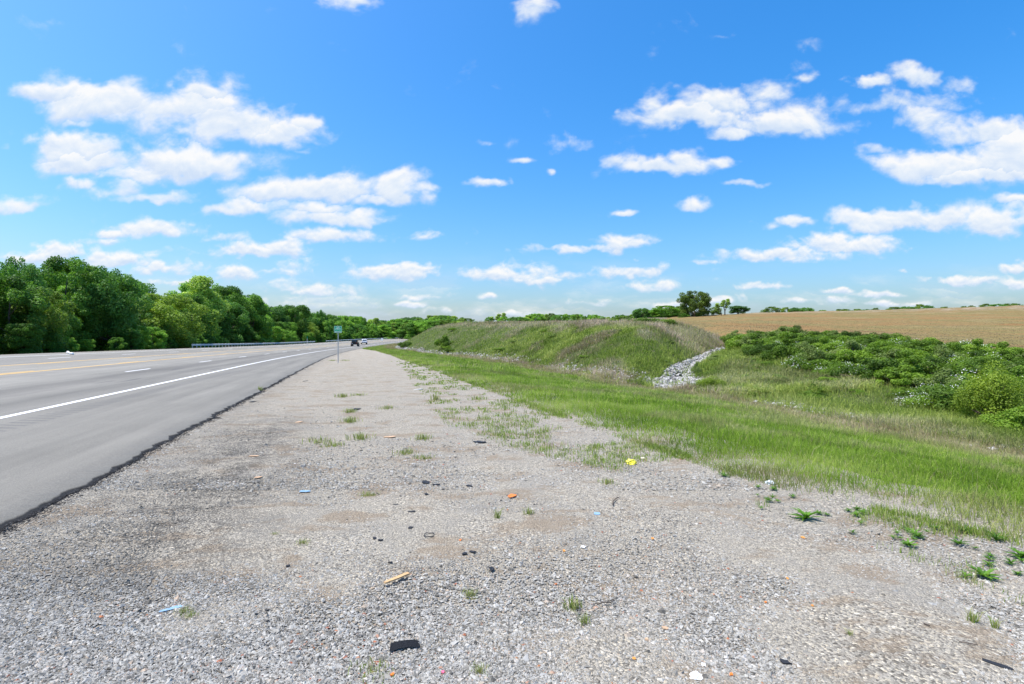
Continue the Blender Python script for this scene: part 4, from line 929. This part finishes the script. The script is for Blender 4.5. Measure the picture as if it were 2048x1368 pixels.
# the wooden stick: flat slat, narrowed at one end
a = Vector((*gp(769, 1178), .034)); b = Vector((*gp(817, 1158), .034)); d = b-a; L_ = d.length; bm = bmesh.new(); r = random.Random(3); up = []; n_ = 12
prof = [(0, .55), (.06, .85), (.12, .7), (.2, .62), (.28, .95), (.45, 1), (.6, 1.02), (.75, .98), (.9, 1), (1.0, .92)]
rows = [[bm.verts.new((L_*t, s_*.0145*w_+r.uniform(-.0008, .0008), z_)) for s_, z_ in ((-1, 0), (1, 0), (1, .009), (-1, .009))] for t, w_ in prof]
for p, q_ in zip(rows, rows[1:]):
    for k in range(4): bm.faces.new((p[k], p[(k+1) % 4], q_[(k+1) % 4], q_[k]))
bm.faces.new(rows[0][::-1]); bm.faces.new(rows[-1]); bmesh.ops.recalc_face_normals(bm, faces=bm.faces)
o = bm_obj('wooden_stick', bm, M['raw_wood'], loc=a); o.rotation_euler = (0, 0, math.atan2(d.y, d.x)); tag(o, 'flat tan wooden stick lying across the gravel', 'stick')
# rubber strip with ribs
cx_, cy_ = gp(810, 1299); bm = bmesh.new(); nx, ny = 14, 8; g_ = []
for i in range(nx+1):
    row_ = []
    for j in range(ny+1):
        t = i/nx; s_ = j/ny; x = (t-.5)*.142+(.5-s_)*.012; y = (s_-.5)*(.074-.012*t)+.02*math.sin(t*2.2)*1.2-.022+.01*t; z = .003+.004*math.sin(t*3.1)+.0015*math.sin(s_*25)
        row_.append(bm.verts.new((x, y, z)))
    g_.append(row_)
fs = [bm.faces.new((g_[i][j], g_[i+1][j], g_[i+1][j+1], g_[i][j+1])) for i in range(nx) for j in range(ny)]
bmesh.ops.solidify(bm, geom=fs, thickness=.004); bmesh.ops.recalc_face_normals(bm, faces=bm.faces)
tag(bm_obj('rubber_strip', bm, M['black'], loc=(cx_, cy_, .02)), 'ribbed black rubber strip lying nearest the camera in the gravel', 'rubber strip')
flake('tape_strip', 1996, 1339, 52, 10, M['black'], 'long black strip at the bottom right corner of the gravel', 'strip', ang=-.75, seed=5, jag=.1, th=.006)
flake('rubber_scrap', 1572, 1333, 17, 12, M['black'], 'crumpled black scrap near the long black corner strip', 'scrap', th=.012, seed=4, jag=.5)
flake('rubber_scrap', 984, 1144, 14, 12, M['black'], 'small triangular black scrap above and to the right of the wooden stick', 'scrap', n=4, th=.01, jag=.3, curl=.5)
flake('orange_shard', 1023, 996, 18, 10, M['orange_plastic'], 'large orange plastic shard in the middle of the gravel', 'shard', n=5, ang=-.5, jag=.3, curl=.4)
for (u, v, w_, c_, lb) in [(921, 1085, 6, 'orange_plastic', 'tiny orange chip above the black scraps in the middle gravel'), (1305, 1082, 6, 'amber_plastic', 'tiny amber chip right of the blue scrap'), (1128, 1107, 7, 'amber_plastic', 'yellowish chip beside a white pebble in the middle gravel'),
      (1606, 1080, 8, 'amber_plastic', 'amber chip below the leafy green weed'), (1575, 1163, 6, 'amber_plastic', 'amber chip in the bare gravel well below the leafy weed'), (1531, 1211, 5, 'orange_plastic', 'orange chip left of the amber pair on the lower right gravel'), (1625, 1218, 6, 'amber_plastic', 'amber chip near the orange chip on the lower right gravel'),
      (785, 1357, 11, 'orange_plastic', 'orange shard below the ribbed rubber strip'), (886, 1353, 9, 'pink_plastic', 'pink chip below the ribbed rubber strip'), (1268, 1325, 10, 'amber_plastic', 'rust orange chip left of the white stones at the bottom'), (1462, 1357, 10, 'orange_plastic', 'orange chip right of the large white stone at the bottom'), (1330, 1263, 14, 'tan_wood', 'pale orange flat stone on the lower gravel'), (1293, 1286, 9, 'tan_wood', 'small peach chip next to the pale orange flat stone')]:
    flake('litter_chip', u, v, w_*.8, w_*.55, M[c_], lb, 'chip', th=.005)
crumple('white_stone', 1392, 1354, 24, 14, M['pale_stone'], 'large white stone at the bottom edge of the gravel', 'stone', 2, .4)
crumple('pale_stone', 1407, 1332, 10, 8, M['pale_stone'], 'small white stone just above the large white one', 'stone', 5, .5)
crumple('white_pebble', 1166, 1095, 9, 7, M['pale_stone'], 'white pebble in the middle gravel by a yellowish chip', 'stone', 6, .5)
bm = bmesh.new(); X, Y = gp(858, 1077); rr = 9.5*Y/F; tube(bm, [(rr*math.cos(t), rr*1.25*math.sin(t), .004*math.sin(3*t)) for t in np.linspace(.2, 6.1, 26)], .0032, 6); tag(bm_obj('rubber_ring', bm, M['black'], loc=(X, Y, .03)), 'thin black rubber ring open at one side', 'ring')
for i, (u, v, w_, d_, a_, lb) in enumerate([(851, 968, 18, 8, .3, 'thick curved black tyre scrap in the upper middle gravel'), (871, 973, 22, 4, .15, 'long thin grey scrap touching the curved tyre scrap'), (938, 976, 18, 4, -.5, 'faint grey scrap right of the curved tyre scrap'), (853, 992, 8, 4, .4, 'tiny black scrap right below the curved tyre scrap'),
      (792, 1014, 12, 3, -.1, 'thin black scrap left of the longest flat scrap'), (824, 1028, 22, 3, .1, 'long thin flat black scrap in the middle gravel'), (821, 1061, 13, 6, -.3, 'ragged black scrap above the rubber ring'), (749, 1082, 9, 4, 0, 'left one of two small black scraps left of the rubber ring'), (761, 1086, 11, 5, -.3, 'right one of two small black scraps left of the rubber ring'),
      (929, 1113, 12, 6, .2, 'black scrap left of its ragged neighbour above the triangular one'), (944, 1109, 20, 6, -.5, 'ragged long scrap above the triangular black one'), (576, 1138, 10, 5, .5, 'black scrap lying alone in the left gravel'), (781, 1131, 12, 3, 0, 'small dark scrap above the wooden stick'), (534, 1228, 9, 5, -.3, 'dark scrap on the left gravel below the lone one'),
      (505, 805, 11, 4, .1, 'black rubber crumb beside the pavement edge'), (611, 763, 6, 3, 0, 'black crumb far up the gravel'), (711, 820, 14, 6, -.3, 'ragged black scrap far up the gravel'), (535, 1250, 8, 4, 0, 'dark sliver under the scrap on the left gravel'), (960, 887, 34, 6, -.25, 'long dark scrap among grass at the far gravel')]):
    flake('tyre_scrap', u, v, w_*.85, max(d_*.8, 2.4), M['black'], lb, 'scrap', ang=a_, th=.01, jag=.35, curl=.2, group='black scraps on the gravel')
flake('blue_label', 341, 1223, 50, 8, M['blue_plastic'], 'pale blue plastic strip on the left gravel', 'plastic strip', ang=.75, jag=.3, th=.001); flake('blue_scrap', 1194, 1031, 15, 5, M['blue_plastic'], 'small bright blue scrap in the middle right gravel', 'scrap', jag=.2); flake('blue_film', 610, 986, 26, 3, M['blue_plastic'], 'faint thin blue film on the left middle gravel', 'scrap', jag=.2)
for (u, v, w_, d_, lb) in [(517, 958, 15, 5, 'short tan wood chip left of the tyre scraps'), (780, 876, 26, 5, 'flat tan board piece in the upper gravel'), (598, 846, 14, 3, 'small brown stick left of the grass tufts'), (508, 915, 20, 3, 'thin tan stick near the pavement edge'), (1208, 764, 6, 2, 'tiny tan chip')][:4]: flake('wood_chip', u, v, w_, d_, M['tan_wood'], lb, 'wood chip', th=.008, jag=.15)
flake('foam_board', 836, 780, 24, 3, M['white_plastic'], 'flat white foam piece far up the gravel', 'foam piece', th=.012, jag=.12)
crumple('yellow_wrapper', 1262, 924, 19, 11, M['yellow_wrapper'], 'crumpled bright yellow wrapper between the gravel weeds', 'wrapper', 12, .55)
flake('cream_scrap', 1286, 919, 9, 3, M['cream'], 'small cream coloured scrap right of the yellow wrapper', 'scrap', th=.01)
crumple('plastic_cup', 1541, 966, 17, 9, M['clear_plastic'], 'crushed clear plastic cup at the grass edge', 'cup', 15, .5)
twig('twig', [(1226, 1017), (1226, 1010), (1232, 1003), (1238, 1001)], .006, M['twig_bark'], 'short bent dark twig in the upper right gravel', 'twig'); twig('twig', [(1194, 1219), (1208, 1216), (1222, 1215), (1228, 1211), (1224, 1208)], .004, M['twig_bark'], 'hooked dark twig in the lower middle gravel', 'twig')
twig('twig', [(1918, 1295), (1935, 1299), (1956, 1302)], .003, M['twig_bark'], 'long straight dark twig in the lower right gravel', 'twig'); twig('twig', [(1848, 1258), (1860, 1264)], .004, M['twig_bark'], 'short dark twig above the long straight one', 'twig')
# pale litter on the far side of the road
X, Y = (140-1024)*46.5/F, 46.5
bm = bmesh.new(); tube(bm, [(0, 0, .18), (.1, 0, .2), (.28, 0, .12), (.45, 0, .1), (.62, 0, .03)], [.06, .13, .08, .12, .07], 9); o = bm_obj('white_bag', bm, M['white_plastic'], loc=(X-.3, Y, float(zr(Y)+SUP*25.6)-.02)); tag(o, 'twisted white bag lying on the far edge of the road', 'bag')

# ------------------------------------------------------------------ leafy weeds and grass tufts standing alone
M['weed_leaf'] = m_leaf('weed_leaves', [(0, (.05, .13, .015)), (.5, (.13, .28, .03)), (1, (.26, .42, .07))], objvar=.4)
def rosette(seed, n, L0, w0, up0=.5):
    r = random.Random(seed); V = []; Fc = []; T = []
    for k in range(n):
        a = 6.283*k/n+r.uniform(-.3, .3); L_ = L0*r.uniform(.6, 1.1); w_ = w0*r.uniform(.7, 1.1); el = r.uniform(.15, 1.1)*up0*2
        d = Vector((math.cos(a), math.sin(a), 0)); s_ = Vector((-math.sin(a), math.cos(a), 0)); p = Vector((0, 0, 0)); o = len(V); t0 = r.random(); m_ = 6
        for i in range(m_+1):
            t = i/m_; e = el*(1-t*1.1); q_ = w_*math.sin(math.pi*min(1, .12+t*.9))**.8*(1 if i < m_ else .1)
            V += [p-s_*q_/2+Vector((0, 0, q_*.25)), Vector(p), p+s_*q_/2+Vector((0, 0, q_*.25))]; T += [t0, t0*.7, t0]
            p = p+(d*math.cos(e)+Vector((0, 0, math.sin(e))))*L_/m_
        for i in range(m_):
            for j in (0, 1): b_ = o+i*3+j; Fc.append((b_, b_+1, b_+4, b_+3))
    return np_mesh('weed', [v[:] for v in V], Fc, M['weed_leaf'], {'tint': T}, True)
RS = [rosette(1, 26, .15, .026, .55), rosette(2, 18, .10, .018, .45), rosette(3, 22, .12, .014, .6)]
for (u, v, s, k, lb) in [(1612, 1042, 1.0, 0, 'dark green leafy weed rosette standing alone in the gravel'), (1828, 1074, .75, 1, 'bright green rosette weed at the gravel edge'), (1800, 1082, .4, 1, 'little rosette beside the bright green one'), (1918, 1094, .8, 1, 'light green weed clump on the right gravel edge'), (1992, 1086, .8, 2, 'light green weed clump by the grass at the right'),
     (1930, 1070, .7, 2, 'weed clump touching the grass edge'), (1966, 1160, .75, 0, 'leafy weed with upright leaves on the right gravel'), (1980, 1118, .45, 1, 'small weed rosette above the upright leafy weed'), (1722, 1052, .4, 2, 'small round green weed between the two larger rosettes'), (1870, 1062, .6, 1, 'weed rosette between gravel and grass'),
     (1545, 1000, .5, 2, 'weed clump below the crushed cup'), (2044, 1120, .7, 0, 'leafy weed cut by the right edge'), (1930, 1160, .5, 2, 'thin-leaved weed beside the upright leafy one'), (1448, 956, .8, 1, 'green weed clump at the grass edge left of the cup')]:
    X, Y = gp(u, v); o = link('weed', RS[k], loc=(X, Y, .02)); o.scale = (s, s, s); o.rotation_euler = (0, 0, rng.uniform(0, 6)); tag(o, lb, 'weed', 'leafy weeds on the gravel edge')
for k in range(34):
    u = rng.uniform(1500, 2120); v = float(np.interp(u, [1500, 1640, 1800, 1900, 2048, 2120], [975, 1010, 1050, 1085, 1130, 1165])+rng.uniform(-14, 45)); X, Y = gp(u, v)
    o = link('weed', RS[k % 3], loc=(X, Y, .02)); q_ = rng.uniform(.25, .55); o.scale = (q_, q_, q_); o.rotation_euler = (0, 0, rng.uniform(0, 6)); tag(o, 'small low green weed among others between the gravel and the grass', 'weed', 'small weeds between gravel and grass')
def tuft(seed, n, h, sp):
    X = rng.normal(0, sp, n); Y = rng.normal(0, sp, n); a_ = rng.uniform(0, 6.28, n); X = np.clip(np.abs(X), 0, 2*sp)*np.cos(a_); Y = np.clip(np.abs(Y), 0, 2*sp)*np.sin(a_)
    b_ = blades('grass_tuft', X, Y, np.zeros(n), h*rng.uniform(.4, 1.1, n), np.full(n, .0045), rng.uniform(0, .7, n), M['grass'], .95)
    bm = bmesh.new(); bm.from_mesh(b_); lt = bm.verts.layers.float.get('tint'); ld_ = bm.verts.layers.float.get('dry'); rs = np.random.default_rng(seed+50)
    c = bm.verts.new((0, 0, .004)); rim_ = [bm.verts.new((1.3*sp*math.cos(k*.5236)*rs.uniform(.6, 1.1), 1.9*sp*math.sin(k*.5236)*rs.uniform(.6, 1.1), -.012)) for k in range(12)]
    for v_ in [c]+rim_: v_[lt] = .1; v_[ld_] = .6
    for k in range(12): bm.faces.new((c, rim_[k], rim_[(k+1) % 12]))
    bm.to_mesh(b_); bm.free(); return b_
TF = [tuft(1, 60, .09, .03), tuft(2, 110, .06, .06), tuft(3, 45, .12, .02), tuft(4, 80, .045, .07)]
for (u, v, s, k) in [(1145, 1222, 1, 0), (1168, 1252, .7, 0), (940, 1196, .6, 1), (995, 1040, .9, 2), (1057, 1032, .9, 0), (745, 1350, 1, 3), (606, 1092, .6, 1), (550, 1074, .4, 1), (635, 886, 2.2, 3), (722, 880, 2, 1), (665, 893, 1.6, 3), (700, 845, 2, 1), (718, 792, 2.2, 3), (685, 795, 2, 1),
      (812, 908, 1.6, 3), (848, 918, 1.3, 3), (738, 992, .9, 3), (1215, 970, 1, 1), (775, 818, 2, 3), (700, 826, 1.7, 1), (845, 880, 1.6, 1), (690, 722, 3.5, 3), (665, 722, 3.2, 3), (870, 800, 2.4, 0), (955, 800, 2.5, 3), (368, 1230, .5, 1), (380, 1238, .4, 1), (1945, 1250, .8, 2), (1990, 1262, .6, 2), (520, 782, 2, 0), (1700, 1338-60, .4, 2), (960, 1350, .5, 1)]:
    X, Y = gp(u, v); o = link('grass_tuft', TF[k], loc=(X, Y, .015)); o.scale = (s, s, s); o.rotation_euler = (0, 0, rng.uniform(0, 6)); tag(o, 'small thin grass tuft growing alone out of the gravel', 'grass tuft', 'lone grass tufts on the gravel')

# ------------------------------------------------------------------ clouds
CL = [(715, 5, 62, 26, .8), (1052, 18, 48, 34, .62), (110, 190, 95, 24, .9), (220, 210, 140, 45, 1), (340, 225, 150, 52, 1), (450, 250, 120, 46, 1), (545, 268, 80, 30, 1), (600, 250, 34, 26, .9), (160, 246, 44, 13, .55), (400, 190, 60, 22, .9),
 (140, 300, 88, 34, 1.05), (180, 325, 100, 25, 1), (360, 330, 130, 42, 1.1), (290, 345, 120, 30, .95), (150, 366, 36, 20, .75), (235, 380, 70, 26, .95), (300, 395, 100, 16, .9), (33, 412, 55, 22, .95), (458, 418, 78, 21, .95),
 (640, 378, 92, 32, 1.05), (530, 387, 70, 22, .85), (800, 378, 60, 38, 1), (850, 372, 45, 14, .5), (760, 400, 60, 18, .8), (672, 437, 104, 18, 1), (640, 418, 60, 16, .9), (676, 474, 74, 18, 1), (300, 455, 88, 25, 1), (215, 466, 36, 13, .9), (200, 482, 60, 10, .5),
 (500, 505, 95, 18, .95), (560, 500, 55, 24, 1), (440, 478, 50, 16, .55), (350, 500, 60, 12, .4), (600, 535, 90, 16, .45), (850, 473, 38, 11, .65), (780, 542, 98, 17, 1), (845, 538, 34, 14, .9), (700, 560, 60, 10, .4), (650, 580, 80, 18, .75), (560, 575, 40, 14, .75), (455, 552, 45, 20, .85),
 (110, 510, 62, 22, 1.05), (40, 515, 45, 18, .8), (220, 520, 80, 18, 1), (330, 535, 70, 16, .95), (350, 562, 80, 8, .7), (840, 592, 50, 9, .7), (812, 608, 50, 8, .85), (700, 612, 60, 8, .5), (900, 620, 60, 10, .5), (8, 292, 16, 12, .5), (300, 158, 40, 8, .25), (470, 170, 40, 8, .2), (615, 305, 22, 9, .4),
 (1040, 320, 30, 10, .85), (976, 368, 46, 12, .85), (1130, 295, 46, 28, .6), (970, 288, 20, 9, .4), (1102, 347, 14, 9, .6), (1330, 330, 95, 24, 1.05), (1235, 322, 38, 18, .75), (1440, 328, 38, 18, .9), (1490, 367, 45, 10, .8), (1395, 412, 38, 18, .85), (1245, 426, 22, 8, .8),
 (1257, 485, 46, 19, .95), (1150, 497, 85, 10, .85), (1015, 547, 72, 24, 1.05), (1060, 560, 60, 10, .8), (1125, 550, 36, 10, .75), (1258, 546, 78, 15, 1), (1300, 573, 66, 14, .9), (975, 594, 20, 7, .7), (1165, 607, 64, 11, .65), (1040, 625, 90, 10, .6), (1527, 573, 46, 9, .95), (1280, 520, 10, 5, .5),
 (1375, 230, 90, 36, 1), (1440, 205, 85, 36, .9), (1540, 180, 55, 32, .7), (1560, 248, 95, 26, .95), (1480, 265, 52, 17, .85), (1640, 245, 75, 40, .75), (1750, 210, 110, 28, .8), (1840, 245, 80, 42, .72), (1740, 160, 31, 16, 1), (1840, 153, 58, 25, 1), (1915, 172, 60, 24, .7), (1620, 155, 22, 9, .65), (1890, 210, 60, 30, .7),
 (1960, 268, 105, 34, .85), (1880, 330, 130, 32, 1.1), (2030, 320, 110, 56, 1.1), (1755, 298, 44, 15, .75), (1960, 352, 130, 20, 1), (1728, 438, 62, 27, 1.05), (1830, 440, 105, 30, 1.05), (2000, 448, 76, 34, 1.05), (1580, 445, 48, 14, .9), (2030, 400, 45, 10, .7), (1440, 458, 28, 8, .45),
 (1560, 512, 125, 16, .95), (1690, 492, 95, 22, 1.1), (1405, 524, 30, 7, .65), (1920, 561, 76, 11, .9), (1680, 582, 36, 8, .9), (1760, 588, 72, 8, .85), (1640, 602, 100, 10, .7), (1760, 608, 100, 9, .75), (2035, 540, 36, 15, .95), (2030, 572, 40, 16, .85), (1808, 540, 13, 6, .65), (1330, 612, 70, 9, .75), (1440, 602, 40, 14, .85),
 (1640, 85, 40, 16, .32), (1435, 76, 22, 6, .3), (1235, 225, 10, 8, .35), (2000, 195, 40, 8, .4), (1980, 610, 80, 8, .4), (500, 610, 160, 16, .5), (560, 545, 70, 14, .5), (650, 600, 120, 14, .45)]
px = np.concatenate([np.linspace(-2.3, -1.05, 160)[:-1], np.linspace(-1.05, 1.05, 720), np.linspace(1.05, 2.3, 160)[1:]]); pz = np.concatenate([np.linspace(-.01, .7, 420), np.linspace(.7, 1.5, 60)[1:]])
PX, PZ = np.meshgrid(px, pz, indexing='ij'); cov = np.full(PX.shape, -1.0); hgt = np.zeros(PX.shape)
CLX = list(CL)
for k in range(70):
    u = rng.uniform(-1300, -280) if k % 2 else rng.uniform(2340, 3300); v = 640-rng.uniform(0, 1)**1.4*620; sc_ = (700-v)/500
    CLX.append((u, v, rng.uniform(60, 200)*sc_+20, rng.uniform(15, 45)*sc_+6, rng.uniform(.7, 1.05)))
tot = np.zeros(PX.shape)
wx = (fbm(PX*13+7, PZ*17, 201, 6)-.5)*.08; wz = (fbm(PX*15, PZ*19+5, 202, 6)-.5)*.036
wx2 = (fbm(PX*45+7, PZ*60, 203, 4)-.5)*.05; wz2 = (fbm(PX*45, PZ*60+5, 204, 4)-.5)*.025
for (u, v, rx, ry, s) in CLX:
    sz_ = min(1, ry/34.)
    cx = (u-1024)/F; cz = (684-v)/F; dx = (PX-cx+wx*sz_+wx2*(.4+.6*sz_))/(rx*1.04/F); dz_ = (PZ-cz+wz*sz_+wz2*(.4+.6*sz_))/(ry*.92/F); dz_ = np.where(dz_ < 0, dz_*1.2, dz_)
    d2 = dx*dx+dz_*dz_; c = s*1.15*np.exp(-d2*.85)
    better = c > tot; hgt = np.where(better, np.clip(dz_, -1.3, 1.3), hgt); tot = np.maximum(tot, c)*1.0+np.minimum(tot, c)*.12
band = .28*np.exp(-((PZ-.06)/.06)**2)
tot = np.clip(tot, 0, 1.4)
D = np.stack([PX, np.ones_like(PX), PZ], -1); D /= np.linalg.norm(D, axis=-1)[..., None]; RD = 4500.
V = (D*RD).reshape(-1, 3)+np.array([0, 0, HC]); n, m_ = PX.shape; id_ = np.arange(n*m_).reshape(n, m_)
q = np.stack([id_[:-1, :-1], id_[:-1, 1:], id_[1:, 1:], id_[1:, :-1]], -1).reshape(-1, 4)
S_ = 1/(PZ+.22)**.75
nco = np.stack([PX*10, PZ*13, PX*0+.3], -1).reshape(-1, 3)
m, nt, out = new_mat('cloud_vapour'); N = NT(nt)
at = N.attr('cover').outputs['Fac']; nv = N.attr('nco').outputs['Vector']; hh_ = N.attr('rise').outputs['Fac']; bd = N.attr('band').outputs['Fac']
eh = N.mapr(N.attr('high').outputs['Fac'], 0, 1); nv2 = N.vscale(nv, (2.1, 2.3, 2.1))
def cnoise(v1, v2):
    a1 = N.noise(1.0, v1, 9, .56, .25); a2 = N.noise(1.0, v2, 8, .56, .25)
    return N.math('ADD', N.math('MULTIPLY', a1.outputs[0], eh), N.math('MULTIPLY', a2.outputs[0], N.math('SUBTRACT', 1, eh)))
n1 = cnoise(nv, nv2)
mp = N.n('ShaderNodeMapping'); mp.inputs['Location'].default_value = (.03, .16, 0); N.l(nv, mp.inputs[0]); mp2 = N.n('ShaderNodeMapping'); mp2.inputs['Location'].default_value = (.03, .16, 0); N.l(nv2, mp2.inputs[0]); n2 = cnoise(mp.outputs[0], mp2.outputs[0])
den = N.math('ADD', at, N.math('MULTIPLY', N.math('SUBTRACT', n1, .5), 2.0))
alpha = N.mapr(den, .26, 1.0); haze_wisp = N.math('MAXIMUM', N.attr('low').outputs['Fac'], 0.0); haze_wisp = N.math('ADD', haze_wisp, N.math('MULTIPLY', N.mapr(N.noise(.7, N.vscale(nv, (1, 2.5, 1)), 7, .6).outputs[0], .42, .75), N.math('MULTIPLY', bd, .8)), clamp=True)  # even whitish horizon haze painted in, thin cloud wisps added to it
alpha = N.math('MAXIMUM', N.math('MULTIPLY', alpha, .97), haze_wisp)
lit = N.math('ADD', N.math('MULTIPLY', N.math('SUBTRACT', n1, n2), 2.6), N.math('ADD', N.math('MULTIPLY', hh_, .50), .44))
thick_ = N.mapr(den, .5, 1.3); 
colr = N.ramp(lit, [(0, (.66, .78, .96)), (.45, (.83, .90, .99)), (.8, (1.0, 1.0, 1.0))])  # sunlit tops and bluish shaded bases painted into the cloud colour
em = N.n('ShaderNodeEmission'); em.inputs[1].default_value = .585; N.l(colr, em.inputs[0]); tr = N.n('ShaderNodeBsdfTransparent'); mx = N.n('ShaderNodeMixShader')
N.l(alpha, mx.inputs[0]); N.l(tr.outputs[0], mx.inputs[1]); N.l(em.outputs[0], mx.inputs[2]); N.l(mx.outputs[0], out.inputs[0])
m.cycles.emission_sampling = 'NONE'
me = np_mesh('sky', V, q, m, {'cover': tot.ravel(), 'nco': nco, 'rise': hgt.ravel(), 'band': (band*2.8).ravel(), 'low': (.62*np.exp(-(np.clip(PZ, 0, 9)/.045)**2)).ravel(), 'high': smooth((PZ-.12)/.22).ravel()}, True)
tag(link('sky', me), kind='structure')
scene.cycles.transparent_max_bounces = 12; scene.cycles.max_bounces = 5; scene.cycles.diffuse_bounces = 3; scene.cycles.transmission_bounces = 3; scene.cycles.sample_clamp_indirect = 8
